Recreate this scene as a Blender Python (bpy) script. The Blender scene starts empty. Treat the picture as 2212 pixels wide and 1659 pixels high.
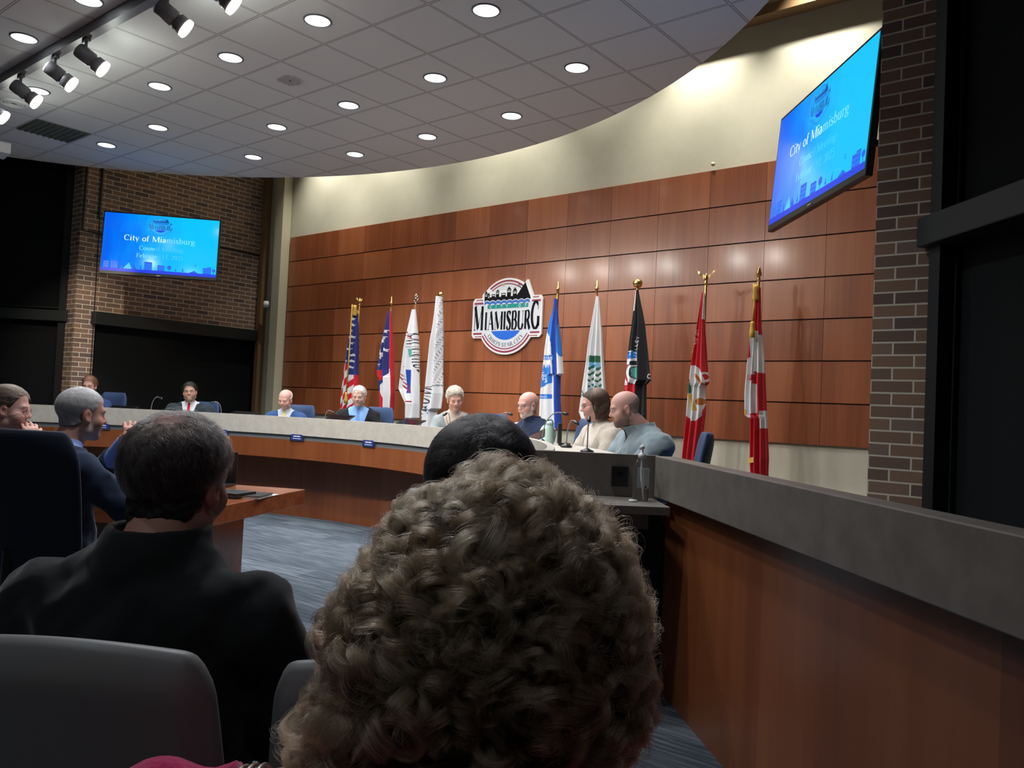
import bpy, math, random
import numpy as np
from mathutils import Vector, Matrix
random.seed(7); RNG = np.random.default_rng(7)
PI = math.pi
scene = bpy.context.scene
COL = scene.collection

# ------------------------------------------------------------------ camera
CAM_H = 1.38                      # eye height above the audience floor
F_PX, PITCH, ROLL, YAW = 1765.5, 0.0304, 0.0455, -0.6811   # room axes: X along the panelled wall, Y towards it
cgy, sgy = math.cos(YAW), math.sin(YAW)
cam = bpy.data.objects.new('camera', bpy.data.cameras.new('camera')); COL.objects.link(cam)
scene.camera = cam
cam.data.sensor_width = 36.0; cam.data.lens = F_PX / 2212 * 36.0; cam.data.clip_start = 0.02; cam.data.clip_end = 100
fwd = Vector((sgy * 1.0, cgy * 1.0, 0)); right = Vector((cgy, -sgy, 0))
cp, sp = math.cos(PITCH), math.sin(PITCH)
vd = fwd * cp + Vector((0, 0, sp)); up0 = Vector((0, 0, cp)) - fwd * sp
cr, sr = math.cos(ROLL), math.sin(ROLL)
cx = right * cr + up0 * sr; cy = up0 * cr - right * sr
M = Matrix((cx, cy, -vd)).transposed().to_4x4(); M.translation = (0, 0, CAM_H)
cam.matrix_world = M

# ------------------------------------------------------------------ world, exposure
scene.view_settings.view_transform = 'Standard'; scene.view_settings.look = 'None'
scene.view_settings.gamma = 1.0; scene.view_settings.use_curve_mapping = False
scene.view_settings.exposure = 2.55
w = bpy.data.worlds.new('world'); scene.world = w; w.use_nodes = True
w.node_tree.nodes['Background'].inputs[0].default_value = (0.55, 0.62, 0.75, 1)
w.node_tree.nodes['Background'].inputs[1].default_value = 0.02
scene.cycles.max_bounces = 6; scene.cycles.diffuse_bounces = 4; scene.cycles.glossy_bounces = 3
scene.cycles.transmission_bounces = 6; scene.cycles.transparent_max_bounces = 8
scene.cycles.sample_clamp_indirect = 4.0; scene.cycles.adaptive_threshold = 0.02

CEIL = 4.356; CC = (-6.486, 1.188); RC = 6.03         # the round lowered ceiling
WY = 7.91                                             # panelled wall
DC = (-6.746, 0.888); DR = 4.906; LEDGE = 1.173       # council dais, an arc
DOWNLIGHTS = [(-4.053,4.49),(-5.27,3.875),(-7.683,2.65),(-6.498,3.88),(-4.062,5.704),(-5.268,5.189),(-7.705,3.866),
 (-6.495,5.204),(-5.278,6.308),(-7.703,5.202),(-8.912,4.479),(-6.486,6.312),(-10.116,4.462),(-7.705,6.309),
 (-8.924,5.712),(-8.919,3.233),(-6.503,2.665),(-2.85,3.27),(-2.85,2.05),(-4.06,2.05)]
AUD_LIGHTS = [(-1.1, -1.5), (.9, -.3), (-2.6, -.6)]
P_DOWN, P_WASH, P_TRACK, P_AUD = 23.0, 54.0, 18.0, 5.0

def spot(name, loc, target, power, angle, blend=0.5, color=(1, .95, .88), radius=.05, parent=None):
    l = bpy.data.lights.new(name, 'SPOT'); l.energy = power; l.spot_size = math.radians(angle); l.spot_blend = blend
    l.color = color; l.shadow_soft_size = radius
    o = bpy.data.objects.new(name, l); COL.objects.link(o); o.location = loc
    o.rotation_euler = (Vector(target) - Vector(loc)).to_track_quat('-Z', 'Y').to_euler()
    return o

# ------------------------------------------------------------------ helpers for laying out
def ray(x, y):
    u, v = (x - 1106) / F_PX, (y - 829.5) / F_PX
    u, v = u * cr + v * sr, -u * sr + v * cr
    X, Y, Z = u, cp + v * sp, sp - v * cp
    return np.array([X * cgy + Y * sgy, -X * sgy + Y * cgy, Z])
EYE = np.array([0, 0, CAM_H])
def at(x, y, d): return EYE + ray(x, y) * d
def atz(x, y, z): r = ray(x, y); return EYE + r * (z - CAM_H) / r[2]
def aty(x, y, Y): r = ray(x, y); return EYE + r * Y / r[1]
def atx(x, y, X): r = ray(x, y); return EYE + r * X / r[0]

# ------------------------------------------------------------------ materials
def mat(name, color=(.5, .5, .5), rough=.5, metal=0, spec=None, coat=0, emit=None, estr=1, **kw):
    m = bpy.data.materials.new(name); m.use_nodes = True
    b = m.node_tree.nodes['Principled BSDF']
    b.inputs['Base Color'].default_value = (*color, 1); b.inputs['Roughness'].default_value = rough
    b.inputs['Metallic'].default_value = metal
    if spec is not None: b.inputs['Specular IOR Level'].default_value = spec
    if coat: b.inputs['Coat Weight'].default_value = coat; b.inputs['Coat Roughness'].default_value = .15
    if emit: b.inputs['Emission Color'].default_value = (*emit, 1); b.inputs['Emission Strength'].default_value = estr
    if 'trans' in kw: b.inputs['Transmission Weight'].default_value = kw['trans']
    if 'sheen' in kw: b.inputs['Sheen Weight'].default_value = kw['sheen']; b.inputs['Sheen Roughness'].default_value = .4
    if 'sss' in kw: b.inputs['Subsurface Weight'].default_value = kw['sss']; b.inputs['Subsurface Scale'].default_value = .01
    return m
def NT(m): return m.node_tree, m.node_tree.nodes, m.node_tree.links, m.node_tree.nodes['Principled BSDF']
def mth(nt, op, a, b=None, c=None):
    n = nt.nodes.new('ShaderNodeMath'); n.operation = op
    for i, v in enumerate((a, b, c)):
        if v is None: continue
        if isinstance(v, (int, float)): n.inputs[i].default_value = v
        else: nt.links.new(v, n.inputs[i])
    return n.outputs[0]
def ramp(nt, fac, stops):
    n = nt.nodes.new('ShaderNodeValToRGB'); e = n.color_ramp.elements
    while len(e) < len(stops): e.new(.5)
    for k, (p, c) in enumerate(stops): e[k].position = p; e[k].color = (*c, 1)
    nt.links.new(fac, n.inputs[0]); return n.outputs[0]
def noise(nt, vec, scale, detail=3, rough=.5, dist=0):
    n = nt.nodes.new('ShaderNodeTexNoise'); n.inputs['Scale'].default_value = scale; n.inputs['Detail'].default_value = detail
    n.inputs['Roughness'].default_value = rough; n.inputs['Distortion'].default_value = dist
    if vec is not None: nt.links.new(vec, n.inputs['Vector'])
    return n.outputs['Fac']
def mapping(nt, scale=(1, 1, 1), loc=(0, 0, 0), rot=(0, 0, 0), src='Object'):
    t = nt.nodes.new('ShaderNodeTexCoord'); m = nt.nodes.new('ShaderNodeMapping')
    m.inputs['Scale'].default_value = scale; m.inputs['Location'].default_value = loc; m.inputs['Rotation'].default_value = rot
    nt.links.new(t.outputs[src], m.inputs['Vector']); return m.outputs[0]
def bump(nt, h, dist=.002, strength=.5):
    n = nt.nodes.new('ShaderNodeBump'); n.inputs['Distance'].default_value = dist; n.inputs['Strength'].default_value = strength
    nt.links.new(h, n.inputs['Height']); nt.links.new(n.outputs[0], nt.nodes['Principled BSDF'].inputs['Normal'])
def mix(nt, f, a, b, mode='MIX'):
    n = nt.nodes.new('ShaderNodeMix'); n.data_type = 'RGBA'; n.blend_type = mode
    for s, v in ((0, f), (6, a), (7, b)):
        if isinstance(v, (int, float)): n.inputs[s].default_value = v
        elif isinstance(v, tuple): n.inputs[s].default_value = (*v, 1)
        else: nt.links.new(v, n.inputs[s])
    return n.outputs[2]
def wood(name, dark, mid, light, rough=.35, panel=None, grain=(38, 38, 1.2), coat=.15, axis=None):
    m = mat(name, mid, rough, coat=coat); nt, N, L, B = NT(m)
    t = N.new('ShaderNodeTexCoord'); vec = t.outputs['Object']
    if panel:                                         # every veneer sheet has its own tone and figure
        sx, sz = panel
        s = N.new('ShaderNodeSeparateXYZ'); L.new(vec, s.inputs[0])
        ix = mth(nt, 'FLOOR', mth(nt, 'DIVIDE', s.outputs[0], sx)); iz = mth(nt, 'FLOOR', mth(nt, 'DIVIDE', s.outputs[2], sz))
        c = N.new('ShaderNodeCombineXYZ'); L.new(ix, c.inputs[0]); L.new(iz, c.inputs[2])
        wn = N.new('ShaderNodeTexWhiteNoise'); wn.noise_dimensions = '3D'; L.new(c.outputs[0], wn.inputs['Vector'])
        ad = N.new('ShaderNodeVectorMath'); ad.operation = 'MULTIPLY_ADD'
        L.new(wn.outputs['Color'], ad.inputs[0]); ad.inputs[1].default_value = (7, 7, 7); L.new(vec, ad.inputs[2]); vec = ad.outputs[0]
    mp = N.new('ShaderNodeMapping'); mp.inputs['Scale'].default_value = grain; L.new(vec, mp.inputs['Vector'])
    f = noise(nt, mp.outputs[0], 1.0, 5, .6, .3)
    mp2 = N.new('ShaderNodeMapping'); mp2.inputs['Scale'].default_value = (grain[0] / 6, grain[1] / 6, grain[2] / 5); L.new(vec, mp2.inputs['Vector'])
    f2 = noise(nt, mp2.outputs[0], 1.0, 2, .5)
    f = mth(nt, 'ADD', mth(nt, 'MULTIPLY', f, .5), mth(nt, 'MULTIPLY', f2, .5))
    if panel: f = mth(nt, 'ADD', mth(nt, 'MULTIPLY', f, .75), mth(nt, 'MULTIPLY', wn.outputs['Value'], .25))
    L.new(ramp(nt, f, [(.3, dark), (.5, mid), (.72, light)]), B.inputs['Base Color'])
    return m
def brick_mat(name, ax, ox=0.0, oz=0.0):
    m = mat(name, (.3, .15, .1), .85, spec=.25); nt, N, L, B = NT(m)
    t = N.new('ShaderNodeTexCoord'); s = N.new('ShaderNodeSeparateXYZ'); L.new(t.outputs['Object'], s.inputs[0])
    c = N.new('ShaderNodeCombineXYZ'); L.new(mth(nt, 'ADD', s.outputs[ax], ox), c.inputs[0]); L.new(mth(nt, 'ADD', s.outputs[2], oz), c.inputs[1])
    b = N.new('ShaderNodeTexBrick'); L.new(c.outputs[0], b.inputs['Vector'])
    b.offset = .5; b.inputs['Scale'].default_value = 1.0; b.inputs['Brick Width'].default_value = .2134; b.inputs['Row Height'].default_value = .0677
    b.inputs['Mortar Size'].default_value = .0052; b.inputs['Mortar Smooth'].default_value = .15; b.inputs['Bias'].default_value = 0
    b.inputs['Color1'].default_value = (0, 0, 0, 1); b.inputs['Color2'].default_value = (1, 1, 1, 1); b.inputs['Mortar'].default_value = (.5, .5, .5, 1)
    tone = ramp(nt, b.outputs['Color'], [(0, (.14, .108, .102)), (.3, (.225, .15, .112)), (.55, (.29, .185, .13)), (.8, (.34, .21, .138)), (1, (.27, .20, .168))])
    nz = noise(nt, t.outputs['Object'], 60, 4, .7); tone = mix(nt, mth(nt, 'MULTIPLY', nz, .35), tone, (.16, .10, .08))
    L.new(mix(nt, b.outputs['Fac'], tone, (.74, .67, .55)), B.inputs['Base Color'])
    bump(nt, mth(nt, 'SUBTRACT', mth(nt, 'MULTIPLY', nz, .2), b.outputs['Fac']), .006, .8)
    return m
def speckle(name, c1, c2, scale=80, rough=.6, b=0.0):
    m = mat(name, c1, rough); nt, N, L, B = NT(m)
    f = noise(nt, mapping(nt), scale, 4, .6)
    L.new(ramp(nt, f, [(.35, c1), (.65, c2)]), B.inputs['Base Color'])
    if b: bump(nt, f, b, .6)
    return m
def tile_mat():
    m = mat('ceiling_tile', (.52, .52, .51), .9, spec=.2); nt, N, L, B = NT(m)
    t = N.new('ShaderNodeTexCoord'); s = N.new('ShaderNodeSeparateXYZ'); L.new(t.outputs['Object'], s.inputs[0])
    T = .6096
    def edge(o, org):
        f = mth(nt, 'FRACT', mth(nt, 'DIVIDE', mth(nt, 'SUBTRACT', o, org - 60 * T), T))
        return mth(nt, 'MINIMUM', f, mth(nt, 'SUBTRACT', 1.0, f))
    e = mth(nt, 'MINIMUM', edge(s.outputs[0], -9.840), edge(s.outputs[1], 3.567))
    bar = mth(nt, 'LESS_THAN', e, .012); groove = mth(nt, 'MULTIPLY', mth(nt, 'LESS_THAN', e, .020), mth(nt, 'GREATER_THAN', e, .012))
    nz = noise(nt, t.outputs['Object'], 220, 3, .7)
    c = mix(nt, mth(nt, 'MULTIPLY', nz, .4), (.70, .72, .72), (.54, .55, .55))
    c = mix(nt, bar, c, (.60, .60, .59)); c = mix(nt, groove, c, (.12, .12, .12))
    L.new(c, B.inputs['Base Color']); bump(nt, mth(nt, 'SUBTRACT', mth(nt, 'MULTIPLY', nz, .3), groove), .004, .5)
    return m
def carpet_mat():
    m = mat('carpet', (.1, .13, .17), .95, spec=.15); nt, N, L, B = NT(m)
    v = mapping(nt, (1, 1, 1), rot=(0, 0, math.radians(-12)))
    b = N.new('ShaderNodeTexBrick'); L.new(v, b.inputs['Vector']); b.offset = .37
    b.inputs['Scale'].default_value = 1; b.inputs['Brick Width'].default_value = 1.0; b.inputs['Row Height'].default_value = .25
    b.inputs['Mortar Size'].default_value = 0; b.inputs['Color1'].default_value = (0, 0, 0, 1); b.inputs['Color2'].default_value = (1, 1, 1, 1)
    v2 = mapping(nt, (1.6, 34, 1), rot=(0, 0, math.radians(-12)))
    s1 = noise(nt, v2, 1.4, 4, .6)
    f = mth(nt, 'ADD', mth(nt, 'MULTIPLY', b.outputs['Color'], .14), mth(nt, 'MULTIPLY', s1, .90))
    f = mth(nt, 'ADD', f, mth(nt, 'MULTIPLY', noise(nt, v, 300, 2), .12))
    L.new(ramp(nt, f, [(.30, (.022, .028, .036)), (.52, (.048, .060, .075)), (.72, (.115, .135, .155)), (.95, (.20, .225, .24))]), B.inputs['Base Color'])
    bump(nt, noise(nt, v, 400, 2), .002, .4)
    return m
def col_mat(name='painted', rough=.8, attr='Col', sss=0, sheen=0, bumps=None, metal=0):
    m = mat(name, (.8, .8, .8), rough, spec=.3, metal=metal); nt, N, L, B = NT(m)
    a = N.new('ShaderNodeAttribute'); a.attribute_name = attr; L.new(a.outputs['Color'], B.inputs['Base Color'])
    if sss: B.inputs['Subsurface Weight'].default_value = sss; B.inputs['Subsurface Scale'].default_value = .008
    if sheen: B.inputs['Sheen Weight'].default_value = sheen
    if bumps: bump(nt, noise(nt, mapping(nt), bumps[0], 3), bumps[1], .5)
    return m
def cloth_mat(name, color, scale=260, bd=.0012, rough=.9, sheen=.15, var=.25):
    m = mat(name, color, rough, spec=.2, sheen=sheen); nt, N, L, B = NT(m)
    f = noise(nt, mapping(nt), scale, 3, .6)
    L.new(mix(nt, f, tuple(c * (1 - var) for c in color), tuple(min(1, c * (1 + var)) for c in color)), B.inputs['Base Color'])
    bump(nt, f, bd, .6); return m

MT = {}
MT['cherry'] = wood('cherry_veneer', (.185, .047, .016), (.29, .084, .030), (.38, .125, .048), .38, panel=(.6096, .4036), grain=(30, 30, .9), coat=.25)
MT['dais_wood'] = wood('dais_veneer', (.15, .040, .012), (.23, .066, .021), (.30, .10, .036), .35, panel=(1.22, 9), grain=(12, 12, .5), coat=.3)
MT['table_wood'] = wood('table_veneer', (.17, .040, .014), (.26, .07, .026), (.34, .11, .045), .22, grain=(4, 40, 40), coat=.5)
MT['seam'] = mat('seam_black', (.018, .006, .005), .7)
MT['cream'] = speckle('cream_paint', (.55, .53, .42), (.59, .57, .46), 3, .75)
MT['cream_light'] = mat('cream_trim_paint', (.60, .57, .42), .6)
MT['brown_trim'] = mat('brown_trim', (.22, .13, .06), .6)
MT['brick_x'] = brick_mat('brick_facing_room', 0); MT['brick_y'] = brick_mat('brick_side_wall', 1, .06)
MT['tile'] = tile_mat(); MT['carpet'] = carpet_mat()
MT['shade'] = cloth_mat('roller_shade_fabric', (.0038, .0052, .0058), 300, .0004, .8, 0, .15)
MT['black_metal'] = mat('black_metal', (.010, .011, .011), .45)
MT['shade_box'] = mat('shade_housing', (.009, .013, .0125), .5)
MT['laminate'] = speckle('beige_laminate', (.46, .42, .36), (.53, .49, .43), 14, .5)
MT['laminate_dark'] = speckle('taupe_laminate', (.150, .130, .112), (.195, .172, .150), 9, .42)
MT['grey_band'] = mat('grey_band', (.19, .21, .22), .4, metal=.2)
MT['dark'] = mat('dark_void', (.012, .008, .007), .8)
MT['black'] = mat('black_plastic', (.012, .012, .013), .35)
MT['black_gloss'] = mat('black_gloss', (.006, .006, .008), .12)
MT['white_plastic'] = mat('white_plastic', (.75, .76, .76), .4)
MT['grey_plastic'] = mat('grey_plastic', (.19, .19, .19), .5)
MT['gold'] = mat('polished_gold', (.75, .52, .20), .25, metal=1); MT['chrome'] = mat('chrome', (.7, .7, .7), .2, metal=1)
MT['brass_wood'] = wood('pole_wood', (.22, .08, .03), (.33, .14, .05), (.42, .2, .08), .4)
MT['navy_vinyl'] = cloth_mat('navy_upholstery', (.035, .062, .135), 300, .0006, .55, .1, .12)
MT['dark_navy'] = cloth_mat('dark_navy_upholstery', (.010, .016, .032), 300, .0006, .6, .1, .12)
MT['track_grey'] = mat('track_lamp_grey', (.13, .13, .14), .45)
MT['lamp_glow'] = mat('lamp_glow', (.9, .9, .9), .5, emit=(.93, .97, 1), estr=2.5)
MT['lens_glow'] = mat('lens_glow', (.9, .8, .7), .5, emit=(1, .86, .72), estr=1.3)
MT['can_white'] = mat('downlight_reflector', (.85, .86, .88), .35, emit=(.82, .90, 1), estr=.22)
MT['chair_shell'] = mat('grey_chair_shell', (.21, .22, .225), .45)
MT['skin'] = col_mat('skin', .55, sss=.12); MT['flag'] = col_mat('flag_cloth', .85, sheen=.1)
MT['hairmesh'] = col_mat('hair_base', .7, bumps=(260, .002))

# ------------------------------------------------------------------ mesh helpers
class MB:
    def __init__(s): s.v = []; s.f = []; s.mi = []; s.ms = []
    def mat(s, m):
        if m not in s.ms: s.ms.append(m)
        return s.ms.index(m)
    def add(s, verts, faces, m=None):
        k = len(s.v); s.v += [tuple(map(float, p)) for p in verts]; i = s.mat(m)
        for f in faces: s.f.append(tuple(j + k for j in f)); s.mi.append(i)
        return s
    def box(s, c, size, m=None, rz=0.0, R=None):
        hx, hy, hz = size[0] / 2, size[1] / 2, size[2] / 2
        R = R or Matrix.Rotation(rz, 3, 'Z')
        vs = [Vector(c) + R @ Vector((x * hx, y * hy, z * hz)) for x in (-1, 1) for y in (-1, 1) for z in (-1, 1)]
        return s.add(vs, [(0, 1, 3, 2), (4, 6, 7, 5), (0, 4, 5, 1), (2, 3, 7, 6), (0, 2, 6, 4), (1, 5, 7, 3)], m)
    def lathe(s, prof, c=(0, 0, 0), n=24, m=None, R=None, cap=True):
        R = R or Matrix.Identity(3); vs = []; fs = []
        for r, z in prof:
            for k in range(n):
                a = 2 * PI * k / n; vs.append(Vector(c) + R @ Vector((r * math.cos(a), r * math.sin(a), z)))
        for i in range(len(prof) - 1):
            for k in range(n):
                k2 = (k + 1) % n; fs.append((i * n + k, i * n + k2, (i + 1) * n + k2, (i + 1) * n + k))
        if cap: fs.append(tuple(range(n))[::-1]); fs.append(tuple((len(prof) - 1) * n + k for k in range(n)))
        return s.add(vs, fs, m)
    def tube(s, pts, r, n=8, m=None, cap=True):
        pts = [Vector(p) for p in pts]; rs = r if hasattr(r, '__len__') else [r] * len(pts); vs = []; fs = []
        pu = None
        for i, p in enumerate(pts):
            t = (pts[min(i + 1, len(pts) - 1)] - pts[max(i - 1, 0)]).normalized()
            u = pu - t * pu.dot(t) if pu is not None else (Vector((0, 0, 1)) if abs(t.z) < .9 else Vector((1, 0, 0))).cross(t)
            u.normalize(); pu = u; v = t.cross(u)
            for k in range(n):
                a = 2 * PI * k / n; vs.append(p + (u * math.cos(a) + v * math.sin(a)) * rs[i])
        for i in range(len(pts) - 1):
            for k in range(n):
                k2 = (k + 1) % n; fs.append((i * n + k, i * n + k2, (i + 1) * n + k2, (i + 1) * n + k))
        if cap: fs.append(tuple(range(n))[::-1]); fs.append(tuple((len(pts) - 1) * n + k for k in range(n)))
        return s.add(vs, fs, m)
    def grid(s, fn, nu, nv, m=None, cu=False):
        vs = [fn(i / (nu if cu else nu), j / nv) for j in range(nv + 1) for i in range(nu + (0 if cu else 1))]
        W_ = nu if cu else nu + 1; fs = []
        for j in range(nv):
            for i in range(nu):
                i2 = (i + 1) % nu if cu else i + 1
                fs.append((j * W_ + i, j * W_ + i2, (j + 1) * W_ + i2, (j + 1) * W_ + i))
        return s.add(vs, fs, m)
    def prism(s, poly, z0, z1, m=None, xf=None):
        n = len(poly); vs = [(x, y, z0) for x, y in poly] + [(x, y, z1) for x, y in poly]
        if xf: vs = [xf(*v) for v in vs]
        fs = [tuple(range(n))[::-1], tuple(range(n, 2 * n))] + [(k, (k + 1) % n, n + (k + 1) % n, n + k) for k in range(n)]
        return s.add(vs, fs, m)
    def build(s, name, parent=None, smooth=False, bevel=0.0, seg=2, solid=0, sub=0):
        me = bpy.data.meshes.new(name); me.from_pydata(s.v, [], s.f); me.update()
        for m in s.ms: me.materials.append(MT[m] if isinstance(m, str) else m)
        me.polygons.foreach_set('material_index', s.mi)
        import bmesh
        bm = bmesh.new(); bm.from_mesh(me); bmesh.ops.recalc_face_normals(bm, faces=bm.faces); bm.to_mesh(me); bm.free()
        o = bpy.data.objects.new(name, me); COL.objects.link(o)
        if parent is not None: o.parent = parent
        if smooth: me.polygons.foreach_set('use_smooth', [True] * len(me.polygons))
        if solid: d = o.modifiers.new('s', 'SOLIDIFY'); d.thickness = solid; d.offset = 0
        if bevel: d = o.modifiers.new('b', 'BEVEL'); d.width = bevel; d.segments = seg; d.limit_method = 'ANGLE'; d.angle_limit = .7
        if sub: d = o.modifiers.new('u', 'SUBSURF'); d.levels = sub; d.render_levels = sub
        return o
def thing(name, label, cat, loc=(0, 0, 0), rz=0, group=None):
    o = bpy.data.objects.new(name, None); COL.objects.link(o); o.location = loc; o.rotation_euler = (0, 0, rz)
    return tag(o, label, cat, group)
def tag(o, label, cat, group=None):
    o['label'] = label; o['category'] = cat
    if group: o['group'] = group
    return o
def struct(o): o['kind'] = 'structure'; return o
def dup(root, loc=None, rz=None, label=None):
    r = root.copy(); COL.objects.link(r)
    if loc is not None: r.location = loc
    if rz is not None: r.rotation_euler = (0, 0, rz)
    if label: r['label'] = label
    def rec(a, b):
        for ch in list(a.children):
            c = ch.copy(); COL.objects.link(c); c.parent = b; rec(ch, c)
    rec(root, r); return r
def bez(p0, p1, p2, p3, n=12):
    return [tuple(((1 - t) ** 3) * Vector(p0) + 3 * ((1 - t) ** 2) * t * Vector(p1) + 3 * (1 - t) * t * t * Vector(p2) + t ** 3 * Vector(p3)) for t in [k / n for k in range(n + 1)]]
def arc_pts(r, a0, a1, n, c=DC):
    return [(c[0] + r * math.cos(math.radians(a0 + (a1 - a0) * k / n)), c[1] + r * math.sin(math.radians(a0 + (a1 - a0) * k / n))) for k in range(n + 1)]

# ================================================================== the setting
mb = MB().box((-6, 1.8, -.06), (26, 17, .12), 'carpet'); struct(mb.build('floor'))
ZP = .16                                             # riser the council sits on
mb = MB(); ai = arc_pts(DR + .45, 31, 152, 60); ao = [(-12.6, 3.3), (-12.2, 4.7), (-11.95, 4.98), (-11.95, 7.98), (-1.3, 7.98), (-1.3, 4.7), (-2.05, 3.95)]
mb.prism(ai + ao, 0, ZP, 'carpet'); struct(mb.build('floor_riser'))
mb = MB().box((-6.7, WY + .17, 3.1), (11.2, .30, 6.2), 'cream'); struct(mb.build('wall_front'))
mb = MB(); PW, PH = .6096, .40365; X0 = -10.534; ZB = CAM_H - .218
mb.box(((-11.17 - 1.32) / 2, WY + .008, ZB + 3.5 * PH), (9.85, .012, 7 * PH - .01), 'seam')
for i in range(-2, 16):
    for j in range(7):
        xa, xb = max(X0 + i * PW, -11.17), min(X0 + (i + 1) * PW, -1.33)
        if xb - xa < .03: continue
        mb.box(((xa + xb) / 2, WY - .008, ZB + (j + .5) * PH), (xb - xa - .0035, .02, PH - .013), 'cherry')
panel = struct(mb.build('wall_front_panelling'))
# veneer sheets are matched to the panel grid: the object's own origin sits on a joint
for v in panel.data.vertices: v.co.x -= X0 - 20 * PW; v.co.z -= ZB
panel.location = (X0 - 20 * PW, 0, ZB)
mb = MB().box((-11.29, WY - .07, 3.1), (.20, .16, 6.2), 'cream_light'); struct(mb.build('trim_1'))
mb = MB().box((-6.7, WY - .07, 5.49), (11.0, .18, .10), 'brown_trim').box((-6.7, WY - .05, 5.58), (11.0, .14, .08), 'cream_light'); struct(mb.build('trim_2'))
mb = MB().box((-11.80, WY - .05, 3.1), (.10, .10, 6.2), 'brown_trim'); struct(mb.build('trim_3'))
# left brick wall with its shaded opening
LX = -11.92
mb = MB().box((LX - .15, 5.115, 3.1), (.30, .27, 6.2), 'brick_y').box((LX - .15, 6.62, 4.35), (.30, 2.74, 3.70), 'brick_y')
mb.box((LX - .15, 4.975, 3.1), (.30, .012, 6.2), 'brick_x'); struct(mb.build('wall_left'))
mb = MB().box((LX + .006, 5.225, 3.1), (.004, .012, 6.2), 'seam'); struct(mb.build('trim_4'))
def shade(name, p0, d, length, z0, z1, parent=None):
    nrm = Vector((d[1], -d[0])); c = Vector(p0) + Vector(d) * length / 2; rz = math.atan2(d[1], d[0])
    return MB().box((c.x, c.y, (z0 + z1) / 2), (length, .012, z1 - z0), 'shade', rz=rz).build(name, parent)
win = struct(MB().box((LX - .13, 6.6, 1.25), (.02, 2.7, 2.5), 'black_metal').build('window_1'))
o = MB().box((LX - .06, 6.6, 1.2), (.008, 2.64, 2.36), 'shade').build('roller_shade', win)
o = MB().box((LX + .03, 6.58, 2.395), (.18, 2.78, .18), 'shade_box').build('shade_housing', win, bevel=.008)
# diagonal window walls, left and right
def diag(name, p, d, inward, L=6.5, n=2):
    rz = math.atan2(d[1], d[0]); P = lambda s, o_: (p[0] + d[0] * s + inward[0] * o_, p[1] + d[1] * s + inward[1] * o_)
    q = P(L / 2, -.12); wl = struct(MB().box((q[0], q[1], 3.1), (L, .04, 6.2), 'black_metal', rz=rz).build(name))
    q = P(.045, -.03); MB().box((q[0], q[1], 3.1), (.09, .14, 6.2), 'black_metal', rz=rz).build('window_frame', wl)
    step = 1.75
    for k in range(int(L / step)):
        s = .10 + k * step
        for z0, z1 in ((.05, 2.33), (2.50, 6.1)):
            q = P(s + step / 2 - .03, -.07); MB().box((q[0], q[1], (z0 + z1) / 2), (step - .10, .012, z1 - z0), 'shade', rz=rz).build('roller_shade', wl)
            q = P(s + .01, -.045); MB().box((q[0], q[1], (z0 + z1) / 2), (.012, .02, z1 - z0), 'shade_box', rz=rz).build('shade_guide', wl)
        q = P(s + step - .04, -.04); MB().box((q[0], q[1], 3.1), (.08, .10, 6.2), 'black_metal', rz=rz).build('window_frame', wl)
    q = P(L / 2 - .02, .01); MB().box((q[0], q[1], 2.40), (L + .04, .16, .155), 'shade_box', rz=rz).build('shade_housing', wl, bevel=.008)
    q = P(L / 2, -.055); MB().box((q[0], q[1], 2.52), (L, .03, .02), 'black_metal', rz=rz).build('hem_bar', wl)
    return wl
r2 = math.sqrt(.5)
diag('window_2', (LX - .30, 4.98), (-r2, -r2), (r2, -r2))
diag('window_3', (-.975, 4.67), (r2, -r2), (-r2, -r2))
mb = MB().box((-1.128, 4.676, 3.1), (.305, .012, 6.2), 'brick_x').box((-1.128, 6.3, 3.1), (.303, 3.24, 6.2), 'brick_y'); struct(mb.build('wall_right'))
mb = MB().box((-5.5, -5.2, 3.1), (21, .2, 6.2), 'cream').box((4.6, -1, 3.1), (.2, 9, 6.2), 'cream').box((-17.2, -2, 3.1), (.2, 8, 6.2), 'cream'); struct(mb.build('wall_back'))
struct(MB().box((-6.3, 1.4, 6.25), (22.5, 14, .1), 'cream').build('ceiling'))
# the round lowered ceiling of lay-in tiles
ring = [(CC[0] + RC * math.cos(2 * PI * k / 220), CC[1] + RC * math.sin(2 * PI * k / 220)) for k in range(220)]
struct(MB().prism(ring, CEIL, CEIL + .22, 'tile').build('ceiling_lowered'))

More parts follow.
